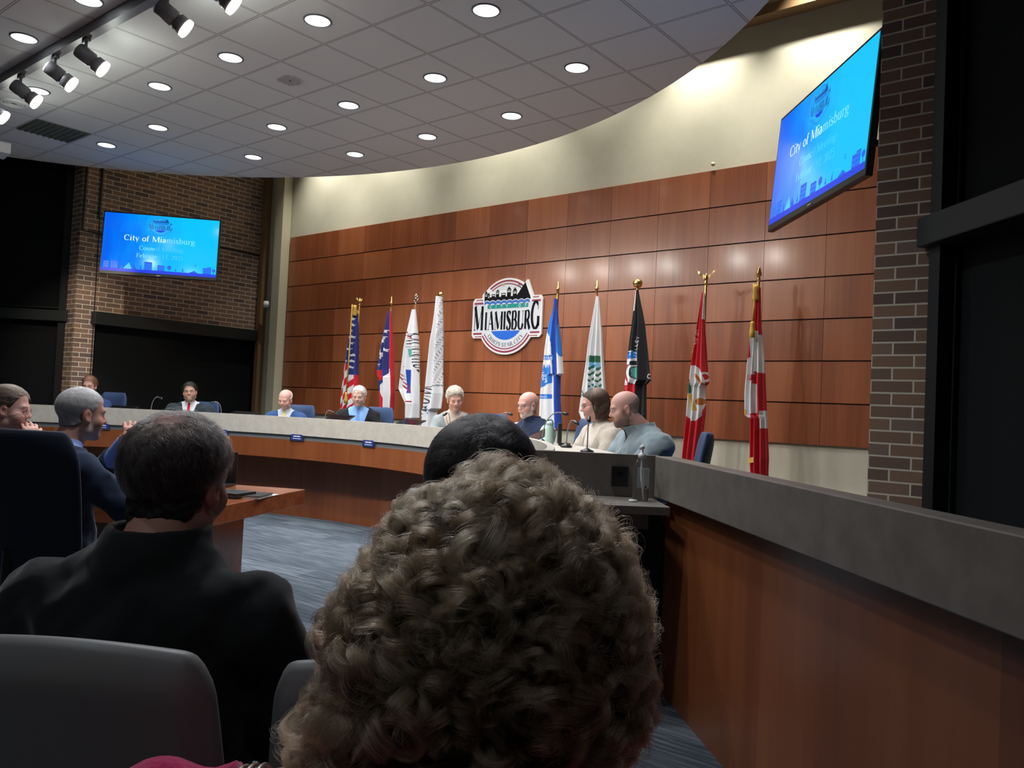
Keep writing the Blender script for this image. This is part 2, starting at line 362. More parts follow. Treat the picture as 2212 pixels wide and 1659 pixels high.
# ------------------------------------------------------------------ ceiling fittings
def downlight(x, y):
    t = thing('downlight', '', 'ceiling light', (x, y, CEIL))
    r = .098
    MB().lathe([(r, -.007), (r + .012, -.006), (r + .014, .001), (r, .002)], n=40, m='track_grey', cap=False).build('trim_ring', t, smooth=True)
    MB().lathe([(r, -.0055), (r * .97, -.005), (r * .66, -.0025)], n=40, m='can_white', cap=False).build('reflector', t, smooth=True)
    MB().lathe([(.0005, -.002), (r * .68, -.002)], n=40, m='lamp_glow', cap=False).build('lens', t)
    s = spot('lamp', (0, 0, -.03), (0, 0, -2), P_DOWN, 125, .7, (.93, .96, 1.0), .09); s.parent = t
    return t
first = None
DL_NEAR = {(-4.053,4.49):'nearest the front edge, just left of the bare blue right-hand part',(-5.27,3.875):'in the second file from the right, nearest the viewer',(-7.683,2.65):'beyond the track rail, at the far left edge',
 (-6.498,3.88):'between the track rail and the round speaker',(-4.062,5.704):'closest to the curved edge on the right',(-5.268,5.189):'one tile file in from the curved edge, mid depth',
 (-7.705,3.866):'below the largest track lamp',(-6.495,5.204):'below and right of the round speaker',(-5.278,6.308):'above the wall emblem, near the curved edge',(-7.703,5.202):'in the middle of the far left rows',
 (-8.912,4.479):'above the wall screen, far from the rail',(-6.486,6.312):'over the flags left of the emblem',(-10.116,4.462):'beside the dark vent, above the wall screen',(-7.705,6.309):'over the leftmost flags at the far edge',
 (-8.924,5.712):'near the far edge above the cream corner post',(-8.919,3.233):'right behind the lowest track lamps',(-6.503,2.665):'beyond the track rail, cut by the top of the picture'}
for p in DOWNLIGHTS:
    if first is None: first = o = downlight(*p)
    else: o = dup(first, (p[0], p[1], CEIL))
    o['label'] = 'round recessed ceiling light ' + (DL_NEAR[p] if p in DL_NEAR else ('beyond the top edge on the right', 'above the curly brown hair', 'above the black jacket')[DOWNLIGHTS.index(p) - 17])
    o['group'] = 'recessed lights in the round ceiling'
dim = first.children[-1].data.copy() if first.children[-1].type == 'LIGHT' else [c for c in first.children if c.type == 'LIGHT'][0].data.copy(); dim.energy = P_AUD
for k, p in enumerate(AUD_LIGHTS):
    o = dup(first, (p[0], p[1], CEIL))
    for c in o.children:
        if c.type == 'LIGHT': c.data = dim
    o['group'] = 'recessed lights over the audience'; o['label'] = 'recessed ceiling light over the audience, ' + ('straight behind the viewer', 'behind the viewer on the right', 'behind the viewer on the left')[k]
struct(MB().box((-.2, -2.35, CEIL + .11), (8.0, 5.4, .2), 'tile').build('ceiling_rear'))
# ceiling speaker, diffuser, vent
t = thing('ceiling_speaker', 'flat round grey speaker grille set in a ceiling tile', 'speaker', (-6.477, 4.491, CEIL))
MB().lathe([(.115, .001), (.125, -.004), (.118, -.007), (.105, -.004)], n=40, m='tile', cap=False).build('speaker_rim', t, smooth=True)
MB().lathe([(.0, -.003), (.108, -.003)], n=40, m=speckle('speaker_mesh', (.33, .33, .33), (.42, .42, .42), 400), cap=False).build('grille', t)
MB().lathe([(.0, -.008), (.008, -.008), (.010, -.002)], n=12, m='black', cap=False).build('logo_stud', t)
t = thing('ceiling_diffuser', 'small round air diffuser with dark slots under the lowest track lamps', 'air diffuser', (-9.527, 3.23, CEIL))
for k, r in enumerate((.13, .095, .06)):
    MB().lathe([(r, .0), (r + .006, -.012), (r - .016, -.02), (r - .02, -.004)], n=36, m='white_plastic', cap=False).build('diffuser_ring', t, smooth=True)
MB().lathe([(.0, -.001), (.125, -.001)], n=30, m='dark', cap=False).build('duct_opening', t)
t = thing('ceiling_vent', 'dark greenish louvred return air panel in the far left ceiling tiles', 'vent', (-10.145, 3.87, CEIL))
MB().box((0, 0, -.004), (.585, .585, .006), mat('vent_back', (.10, .115, .10), .6)).build('vent_panel', t)
for k in range(9): MB().box((0, -.26 + k * .065, -.012), (.57, .012, .012), mat('vent_slat_%d' % k, (.15, .165, .15), .5) if k == 0 else bpy.data.materials['vent_slat_0']).build('louvre', t)
# track rail with its lamps
ty = 2.88
t = thing('track_rail', 'long black lighting track under the round ceiling', 'track rail', (-7.0, ty, CEIL))
MB().box((0, 0, -.045), (6.4, .075, .09), 'track_grey').build('rail_body', t)
MB().box((0, .039, -.07), (6.4, .006, .022), 'black').build('conductor_slot', t)
def tracklamp(x, y):
    t = thing('track_lamp', '', 'spotlight', (x, y, CEIL - .09))
    MB().box((0, 0, -.015), (.10, .035, .03), 'track_grey').build('track_adapter', t, bevel=.005)
    MB().tube([(0, 0, -.02), (0, .0, -.10)], .012, 10, 'track_grey').box((0, .012, -.12), (.02, .03, .08), 'track_grey').build('yoke', t)
    d = Vector((.40, .74, -.56)).normalized(); R = d.to_track_quat('Z', 'Y').to_matrix()
    c = Vector((0, .03, -.15)) - d * .10
    MB().lathe([(.0, -.01), (.055, -.005), (.062, .01), (.062, .13), (.05, .14), (.052, .15), (.066, .16), (.068, .235), (.062, .238)], c, 28, 'track_grey', R, cap=False).build('lamp_housing', t, smooth=True)
    MB().lathe([(.069, .215), (.071, .218), (.071, .243), (.066, .246), (.060, .232)], c, 28, 'lens_glow', R, cap=False).build('glowing_rim', t, smooth=True)
    MB().lathe([(.0, .228), (.062, .23)], c, 28, 'lens_glow', R, cap=False).build('lens', t)
    e = c + d * .26; s = spot('lamp', e, e + d, P_TRACK, 75, .8, (1, .93, .84), .05); s.parent = t
    l = bpy.data.lights.new('rim_spill', 'POINT'); l.energy = .55; l.color = (.93, 1, .93); l.shadow_soft_size = .04; s = bpy.data.objects.new('rim_spill', l); COL.objects.link(s); s.location = e + d * .03; s.parent = t  # added point light, imitates the rim's glow spilling onto the ceiling
    return t
tl = [(-5.70, 'largest, hanging highest in the picture'), (-7.01, 'second below the largest one'), (-7.61, 'pale grey, third along the rail'), (-8.36, 'fourth, in front of a ceiling light'), (-9.15, 'last, cut by the left edge'), (-5.08, 'cut by the top edge, right of the largest')]
f0 = None
for k, (x, lb) in enumerate(tl):
    if f0 is None: f0 = o = tracklamp(x, ty)
    else: o = dup(f0, (x, ty, CEIL - .09))
    o['label'] = 'cylindrical grey track lamp, ' + lb; o['group'] = 'lamps on the ceiling track'
s = spot('lamp', (-9.02, ty + .12, CEIL - .34), (-11.9, 5.15, 1.9), 55.0, 36, .8, (1, .86, .68), .04); s.parent = None
s.name = 'track_lamp_beam'
# wall washers tucked above the round ceiling's edge
for k, xp in enumerate((-10.2, -8.95, -7.75, -6.55, -5.2, -3.95, -2.7)):
    t = thing('wall_washer', 'hidden wall washer above the ceiling edge', 'wall washer', (xp, 7.42, 6.0), 0, 'washers above the ceiling edge')
    t['label'] = 'wall washer above the ceiling edge, ' + ('farthest left', 'above the leftmost flags', 'above the white flags', 'above the emblem', 'above the black flag', 'above the red flag', 'nearest the brick pier')[k]
    MB().lathe([(.05, 0), (.055, .10), (.03, .12)], n=20, m='black').build('washer_housing', t, smooth=True)
    s = spot('lamp', (0, 0, -.02), (0, .40, -1.5), P_WASH * (.35 if k in (2, 4) else 1), 78, 1.0, (1, .95, .84), .04); s.parent = t
# projector-like white box on the ceiling at the far left
p = at(14, 322, 9.2)
t = thing('ceiling_box', 'plain white box hanging under the ceiling at the left edge', 'projector', (float(p[0]) - .12, float(p[1]) - .08, float(p[2])), math.radians(-8))
MB().box((0, 0, 0), (.34, .26, .12), 'white_plastic').build('housing', t, bevel=.01)
MB().tube([(0, 0, .06), (0, 0, CEIL - p[2])], .02, 10, 'white_plastic').build('mount_pole', t)
# motion sensor on the cream wall
p = aty(1541, 355, WY - .02)
t = thing('wall_sensor', 'tiny white sensor button on the cream wall above the panels', 'sensor', tuple(p)); MB().lathe([(0, -.0), (.022, 0), (.02, .02), (.0, .026)], n=18, m='cream_light', R=Matrix.Rotation(PI / 2, 3, 'X'), cap=False).build('sensor_cap', t, smooth=True)

# ================================================================== council dais
A0, A1 = 31.5, 150
def arcband(r0, r1, z0, z1, m, name, parent, n=90, a0=A0, a1=A1, bevel=0):
    inn = arc_pts(r0, a0, a1, n, (0, 0)); out = arc_pts(r1, a0, a1, n, (0, 0))[::-1]
    mb = MB(); N = len(inn)
    for k in range(N - 1):
        a, b = inn[k], inn[k + 1]; c, d = out[N - 2 - k], out[N - 1 - k]
        vs = [(*a, z0), (*b, z0), (*c, z0), (*d, z0), (*a, z1), (*b, z1), (*c, z1), (*d, z1)]
        fs = [(0, 3, 2, 1), (4, 5, 6, 7), (0, 1, 5, 4), (2, 3, 7, 6)]
        if k == 0: fs.append((3, 0, 4, 7))
        if k == N - 2: fs.append((1, 2, 6, 5))
        mb.add(vs, fs, m)
    import bmesh
    o = mb.build(name, parent)
    bm = bmesh.new(); bm.from_mesh(o.data); bmesh.ops.remove_doubles(bm, verts=bm.verts, dist=1e-5); bm.to_mesh(o.data); bm.free()
    return o
dais = thing('council_dais', 'long curved council desk, pale laminate ledge over cherry wood', 'council desk', (DC[0], DC[1], 0))
arcband(DR, DR + .045, .97, LEDGE, 'laminate', 'ledge_board', dais)
arcband(DR + .02, DR + .035, .915, .972, 'grey_band', 'nameplate_rail', dais)
arcband(DR + .012, DR + .05, .70, .915, 'dais_wood', 'fascia', dais)
arcband(DR + .05, DR + .34, .70, .73, 'dark', 'soffit_board', dais)
arcband(DR + .34, DR + .37, 0, .73, 'dais_wood', 'lower_panel', dais)
arcband(DR + .045, DR + .52, 1.085, 1.115, 'laminate', 'worktop', dais)
# the end of the dais: laminated screen, lower clerk counter
A_ = Vector((-2.06, 3.77)); B_ = Vector((-2.63, 3.33)); dd = (B_ - A_).normalized(); nn = Vector((dd.y, -dd.x))
if nn.dot(A_) > 0: nn = -nn                          # towards the viewer
rzp = math.atan2(dd.y, dd.x)
sc_ = thing('end_screen', 'taupe laminate end panel of the council desk facing the audience', 'desk panel', ((A_.x + B_.x) / 2, (A_.y + B_.y) / 2, 0), rzp)
LN = (B_ - A_).length
MB().box((0, 0, (LEDGE + .93) / 2), (LN, .045, LEDGE - .93), 'laminate_dark').build('upper_panel', sc_)
MB().box((-.10, .0, .465), (LN + .16, .03, .93), 'dark').build('lower_panel', sc_)  # near-black sheet added for the shade in the open space under the counter
ct = thing('clerk_counter', 'small taupe counter under the end panel holding the hand sanitizer', 'counter', (-2.085, 3.73, 0), math.atan2(-.66, -.75))
# local x runs away along the screen, local y towards the viewer side
ysg = 1 if Vector((.66, -.75)).dot(Vector((0, -1))) > 0 else -1
MB().box((.60, .185, .935), (1.24, .40, .04), 'laminate_dark').build('counter_top', ct, bevel=.003)
MB().box((.62, .13, .865), (1.18, .03, .10), 'laminate_dark').build('apron', ct)
MB().box((1.2, .14, .45), (.04, .26, .90), 'dark').build('counter_side', ct)
# outlet box on the end screen
o_ = A_ + dd * .20
t = thing('outlet_box', 'black outlet plate on the taupe end panel behind the sanitizer', 'outlet', (o_.x, o_.y, 1.06), rzp)
sgn = 1 if (Matrix.Rotation(rzp, 2) @ Vector((0, 1))).dot(nn) > 0 else -1
MB().box((0, sgn * .030, 0), (.085, .018, .105), 'black').build('cover_plate', t, bevel=.003)
MB().box((0, sgn * .041, .02), (.024, .004, .012), 'black_gloss').build('data_port', t); MB().box((0, sgn * .042, .027), (.022, .002, .0015), 'chrome').build('port_lip', t)
# side wall running past the audience
P0 = Vector((-2.053, 3.722)); ds = Vector((-.227 + 2.053, 1.92 - 3.722)).normalized(); ns = Vector((-ds.y, ds.x))
if ns.dot(Vector((1, 1))) < 0: ns = -ns
L_ = 5.4; rzs = math.atan2(ds.y, ds.x)
sw = thing('side_wall_screen', 'low cherry wood screen wall with taupe top beside the audience', 'low wall', (P0.x, P0.y, 0), rzs)
yl = 1 if (Matrix.Rotation(rzs, 2) @ Vector((0, 1))).dot(ns) > 0 else -1
MB().box((L_ / 2, yl * .05, (.967 + LEDGE) / 2), (L_, .10, LEDGE - .967), 'laminate_dark').build('top_band', sw, bevel=.004)
MB().box((L_ / 2 + .02, yl * .085, .4835), (L_ - .04, .06, .967), 'dais_wood').build('wood_panel', sw)
# name plates on the rail
def plate(ang, txt):
    a = math.radians(ang); r = DR + .008
    t = thing('name_plate', '', 'name plate', (DC[0] + r * math.cos(a), DC[1] + r * math.sin(a), .945), a - PI / 2, 'name plates on the grey rail')
    MB().box((0, 0, 0), (.205, .012, .082), 'chrome').build('silver_frame', t, bevel=.002)
    MB().box((0, -.008, .002), (.165, .005, .066), mat('plate_blue', (.025, .045, .22), .4) if 'plate_blue' not in bpy.data.materials else bpy.data.materials['plate_blue']).build('blue_insert', t)
    mb = MB(); x = -.045
    for wd in txt[0]: mb.box((x + wd / 2, -.0112, .013), (wd, .0012, .012), 'white_plastic'); x += wd + .006
    x = -.055
    for wd in txt[1]: mb.box((x + wd / 2, -.0112, -.013), (wd, .0012, .006), 'white_plastic'); x += wd + .004
    mb.build('name_lettering', t)
    return t
def ang_at(x, y, z):
    p = atz(x, y, z); return math.degrees(math.atan2(p[1] - DC[1], p[0] - DC[0]))
for (x, y, lb) in ((495, 932, 'partly behind the dark-haired listener'), (652, 943, 'below the man in the bright blue suit'), (812, 956, 'below the man in the black cardigan'), (938, 972, 'partly behind the black hair'), (268, 917, 'behind the grey-haired man')):
    pl = plate(ang_at(x, y, .955), ((.04, .05), (.03, .035, .04))); pl['label'] = 'blue name plate on the rail, ' + lb

# ------------------------------------------------------------------ staff table
c1 = Vector((-4.95, 3.75)); U = Vector((.467, -.884)).normalized(); V = Vector((-.93, -.37)).normalized()
V = (V - U * V.dot(U)).normalized()
tb = thing('staff_table', 'cherry wood table with thick edge in front of the council desk', 'table', (c1.x, c1.y, 0), math.atan2(V.y, V.x))
yy = 1 if (Matrix.Rotation(math.atan2(V.y, V.x), 2) @ Vector((0, 1))).dot(U) > 0 else -1
MB().box((1.25, yy * .7, .72 - .055), (2.5, 1.4, .11), 'table_wood').build('table_top', tb, bevel=.003)
for x in (.42, 2.2): MB().box((x, yy * .72, .305), (.05, 1.15, .61), 'table_wood').build('leg_panel', tb)
MB().box((1.3, yy * .72, .45), (1.8, .03, .3), 'table_wood').build('modesty_panel', tb)

# ================================================================== organic surfaces: smooth distance fields, meshed as one skin
f32 = np.float32
def smin(a, b, k): h = np.clip(.5 + .5 * (b - a) / k, 0, 1); return b + (a - b) * h - k * h * (1 - h)
def smax(a, b, k): return -smin(-a, -b, k)
def ell(P, c, r):
    q = (P - np.array(c, f32)) / np.array(r, f32); n = np.sqrt((q * q).sum(-1)) + 1e-6
    return (n - 1) * n / (np.sqrt(((q / np.array(r, f32)) ** 2).sum(-1)) + 1e-6)
def sph(P, c, r): return np.sqrt(((P - np.array(c, f32)) ** 2).sum(-1)) - r
def cap(P, a, b, ra, rb=None):
    rb = ra if rb is None else rb; a = np.array(a, f32); b = np.array(b, f32); d = b - a
    t = np.clip(((P - a) @ d) / (d @ d), 0, 1)[..., None]
    return np.sqrt(((P - a - t * d) ** 2).sum(-1)) - (ra + (rb - ra) * t[..., 0])
def axis_pts(lo, hi, flo, fhi, fine, coarse):
    a = np.arange(flo, fhi + fine / 2, fine); l = []; x = flo
    while x > lo: x -= coarse; l.append(x)
    r = []; x = a[-1]
    while x < hi: x += coarse; r.append(x)
    return np.array(l[::-1] + list(a) + r, f32)
def netmesh(ax, V):
    """surface nets on a (possibly uneven) grid; returns vertices and quads"""
    xs, ys, zs = ax; S = V < 0; nx, ny, nz = V.shape
    cnt = np.zeros((nx - 1, ny - 1, nz - 1), f32); acc = np.zeros((nx - 1, ny - 1, nz - 1, 3), f32)
    co = [xs, ys, zs]
    for d in range(3):
        sl0 = [slice(None)] * 3; sl1 = [slice(None)] * 3; sl0[d] = slice(0, -1); sl1[d] = slice(1, None)
        a, b = V[tuple(sl0)], V[tuple(sl1)]; cr_ = (a < 0) != (b < 0); t = np.where(cr_, a / np.where(a == b, 1, a - b), 0)
        idx = np.argwhere(cr_)
        tt = t[cr_]; pos = np.stack([co[e][idx[:, e]] for e in range(3)], -1)
        pos[:, d] += tt * (co[d][idx[:, d] + 1] - co[d][idx[:, d]])
        o1, o2 = [e for e in range(3) if e != d]
        for s1 in (0, 1):
            for s2 in (0, 1):
                c = idx.copy(); c[:, o1] -= s1; c[:, o2] -= s2
                ok = (c[:, o1] >= 0) & (c[:, o2] >= 0) & (c[:, o1] < V.shape[o1] - 1) & (c[:, o2] < V.shape[o2] - 1)
                cc = c[ok]; np.add.at(cnt, tuple(cc.T), 1); np.add.at(acc, tuple(cc.T), pos[ok])
    has = cnt > 0; ids = -np.ones(cnt.shape, np.int64); ids[has] = np.arange(has.sum())
    verts = acc[has] / cnt[has][:, None]; quads = []
    for d in range(3):
        sl0 = [slice(None)] * 3; sl1 = [slice(None)] * 3; sl0[d] = slice(0, -1); sl1[d] = slice(1, None)
        a, b = S[tuple(sl0)], S[tuple(sl1)]; idx = np.argwhere(a != b); o1, o2 = [e for e in range(3) if e != d]
        if d == 1: o1, o2 = o2, o1
        ok = (idx[:, o1] > 0) & (idx[:, o2] > 0) & (idx[:, o1] < V.shape[o1] - 1) & (idx[:, o2] < V.shape[o2] - 1)
        idx = idx[ok]; fl = a[tuple(idx.T)]
        def g(s1, s2): c = idx.copy(); c[:, o1] -= s1; c[:, o2] -= s2; return ids[tuple(c.T)]
        q = np.stack([g(0, 0), g(1, 0), g(1, 1), g(0, 1)], -1); q[~fl] = q[~fl][:, ::-1]; quads.append(q)
    return verts, np.concatenate(quads)
def fieldgrid(ax): return np.stack(np.meshgrid(*ax, indexing='ij'), -1).astype(f32)
def npmesh(name, verts, quads, m, parent=None, color=None, smooth=True):
    me = bpy.data.meshes.new(name); n = len(verts); k = quads.shape[1]
    me.vertices.add(n); me.vertices.foreach_set('co', verts.astype(f32).ravel())
    me.loops.add(quads.size); me.loops.foreach_set('vertex_index', quads.astype(np.int32).ravel())
    me.polygons.add(len(quads)); me.polygons.foreach_set('loop_start', np.arange(0, quads.size, k, dtype=np.int32))
    me.update(calc_edges=True)
    if smooth: me.polygons.foreach_set('use_smooth', [True] * len(quads))
    if color is not None:
        a = me.color_attributes.new('Col', 'FLOAT_COLOR', 'POINT'); c = np.ones((n, 4), f32); c[:, :3] = color; a.data.foreach_set('color', c.ravel())
    me.materials.append(MT[m] if isinstance(m, str) else m)
    o = bpy.data.objects.new(name, me); COL.objects.link(o)
    if parent is not None: o.parent = parent
    return o
def wob(P, f, a, ph=0.0):
    x, y, z = P[..., 0], P[..., 1], P[..., 2]
    return a * (np.sin(f * x + 1.7 * np.sin(f * .6 * z + ph)) * np.sin(f * .9 * y + ph * 2) + .6 * np.sin(f * 1.3 * z + 2 * np.sin(f * .7 * x + ph)))
def hair_curves(name, paths, rad, m, parent):
    """strands as real hair curves; paths (n, k, 3)"""
    n, k, _ = paths.shape; hc = bpy.data.hair_curves.new(name); hc.add_curves([k] * n)
    a = hc.attributes.get('position') or hc.attributes.new('position', 'FLOAT_VECTOR', 'POINT')
    a.data.foreach_set('vector', paths.astype(f32).ravel())
    r = hc.attributes.get('radius') or hc.attributes.new('radius', 'FLOAT', 'POINT')
    rr = np.broadcast_to(np.asarray(rad, f32), (n, k)) if np.ndim(rad) else np.full((n, k), rad, f32)
    r.data.foreach_set('value', np.ascontiguousarray(rr).ravel()); hc.materials.append(m)
    o = bpy.data.objects.new(name, hc); COL.objects.link(o); o.parent = parent; return o
def hair_mat(name, color, rough=.35, rnd=.15, rr=.35, radial=.3):
    m = bpy.data.materials.new(name); m.use_nodes = True; nt = m.node_tree; nt.nodes.clear()
    b = nt.nodes.new('ShaderNodeBsdfHairPrincipled'); b.model = 'CHIANG'; b.parametrization = 'COLOR'; o = nt.nodes.new('ShaderNodeOutputMaterial')
    i = nt.nodes.new('ShaderNodeHairInfo'); hsv = nt.nodes.new('ShaderNodeHueSaturation'); hsv.inputs['Color'].default_value = (*color, 1)
    nt.links.new(mth(nt, 'MULTIPLY_ADD', i.outputs['Random'], rnd * 4, 1 - rnd * 2), hsv.inputs['Value'])
    nt.links.new(hsv.outputs[0], b.inputs['Color'])
    b.inputs['Roughness'].default_value = rough; b.inputs['Radial Roughness'].default_value = radial
    nt.links.new(b.outputs[0], o.inputs[0]); return m

SKINS = {'pale': (.56, .36, .29), 'pink': (.60, .34, .28), 'tan': (.47, .27, .19), 'red': (.52, .27, .21)}
def head_rot(h):                                     # yaw (left +), pitch (nod down +), roll
    return Matrix.Rotation(h[0], 3, 'Z') @ Matrix.Rotation(-h[1], 3, 'X') @ Matrix.Rotation(h[2], 3, 'Y')
def head_field(Q, jaw=1.0, wide=1.0, nose=1.0, cheek=1.0):
    Q = Q / np.array([wide, 1, 1], f32)
    d = ell(Q, (0, -.014, .032), (.077, .098, .082))
    d = smin(d, ell(Q, (0, .022, -.04), (.060 * jaw, .068, .078)), .03)
    d = smin(d, sph(Q, (0, .064, -.100), .022 * jaw), .025)
    d = smin(d, cap(Q, (-.047 * jaw, .004, -.075), (.047 * jaw, .004, -.075), .022), .03)
    d = smin(d, cap(Q, (-.033, .074, .014), (.033, .074, .014), .014), .018)
    for s in (-1, 1):
        d = smin(d, sph(Q, (s * .038, .052, -.035), .027 * cheek), .02)
        d = smax(d, -sph(Q, (s * .031, .096, -.006), .013), .014)
        d = smin(d, sph(Q, (s * .031, .071, -.005), .0135), .005)
    d = smin(d, cap(Q, (0, .083, .004), (0, .102 * nose, -.030), .007, .0105), .012)
    for s in (-1, 1): d = smin(d, sph(Q, (s * .011, .092, -.034), .0075), .006)
    d = smin(d, cap(Q, (-.018, .083, -.060), (.018, .083, -.060), .0055), .007)
    d = smin(d, cap(Q, (-.015, .082, -.071), (.015, .082, -.071), .0065), .006)
    d = smax(d, -cap(Q, (-.022, .092, -.0655), (.022, .092, -.0655), .0022), .004)
    for s in (-1, 1):
        q = Q.copy(); q[..., 0] = q[..., 0] * s
        e = ell(q, (.078, -.004, -.012), (.010, .019, .032)); e = smin(e, sph(q, (.074, .004, -.036), .010), .01)
        e = smax(e, -ell(q, (.088, .002, -.008), (.008, .010, .018)), .006); d = smin(d, e, .008)
    return d
def face_color(Q, n_, skin, beard=None, brow=(.10, .06, .04), lips=(.45, .17, .14), smile=False):
    c = np.tile(np.array(skin, f32), (len(Q), 1)); x, y, z = Q.T
    def blend(mask, col, s=1.0): m = (np.clip(mask, 0, 1) * s)[:, None]; c[:] = c * (1 - m) + np.array(col, f32) * m
    front = y > .03
    blend(front * np.exp(-((np.abs(x) - .04) / .02) ** 2 - ((z + .035) / .022) ** 2), (.62, .26, .21), .35)
    blend((y > .085) * np.exp(-(x / .014) ** 2 - ((z + .03) / .014) ** 2), (.62, .26, .21), .4)
    blend((np.abs(x) > .068) & (np.abs(y) < .03) & (np.abs(z + .01) < .045), (.60, .25, .20), .45)
    if beard is not None:
        col, amt = beard
        low = np.clip((-.040 - z - .35 * np.clip(y - .03, 0, .1)) / .028, 0, 1) * np.clip((y + .012) / .012, 0, 1); side = np.clip((-z + .005) / .02, 0, 1) * np.clip((np.abs(x) - .048) / .02, 0, 1) * np.clip((y - .002) / .01, 0, 1) * np.clip((.050 - y) / .03, 0, 1)
        mous = (y > .07) * (np.abs(x) < .03) * (z < -.043) * (z > -.058)
        blend(np.maximum(np.maximum(low, side), mous), col, amt)
    blend(front * (np.abs(x) < .024) * np.clip(1.4 - np.abs(z + .066) / .0085, 0, 1) * (y > .07), lips, .85)
    if smile: blend(front * (np.abs(x) < .019) * np.clip(1.5 - np.abs(z + .0665 - x * x * 12) / .0042, 0, 1) * (y > .06), (.72, .70, .66), .9)
    blend(front * np.clip(1.5 - np.abs(z - (.018 - (np.abs(x) - .03) ** 2 * 8)) / .0045, 0, 1) * (np.abs(x) > .012) * (np.abs(x) < .048), brow, .8)
    blend(front * (y > .05) * np.exp(-((np.abs(x) - .031) / .014) ** 2 - ((z + .006) / .0048) ** 2), (.10, .05, .04), .75)
    blend(front * (y > .06) * np.exp(-(x / .021) ** 2 - ((z + .0655) / .0016) ** 2), (.10, .03, .03), .8)
    return c
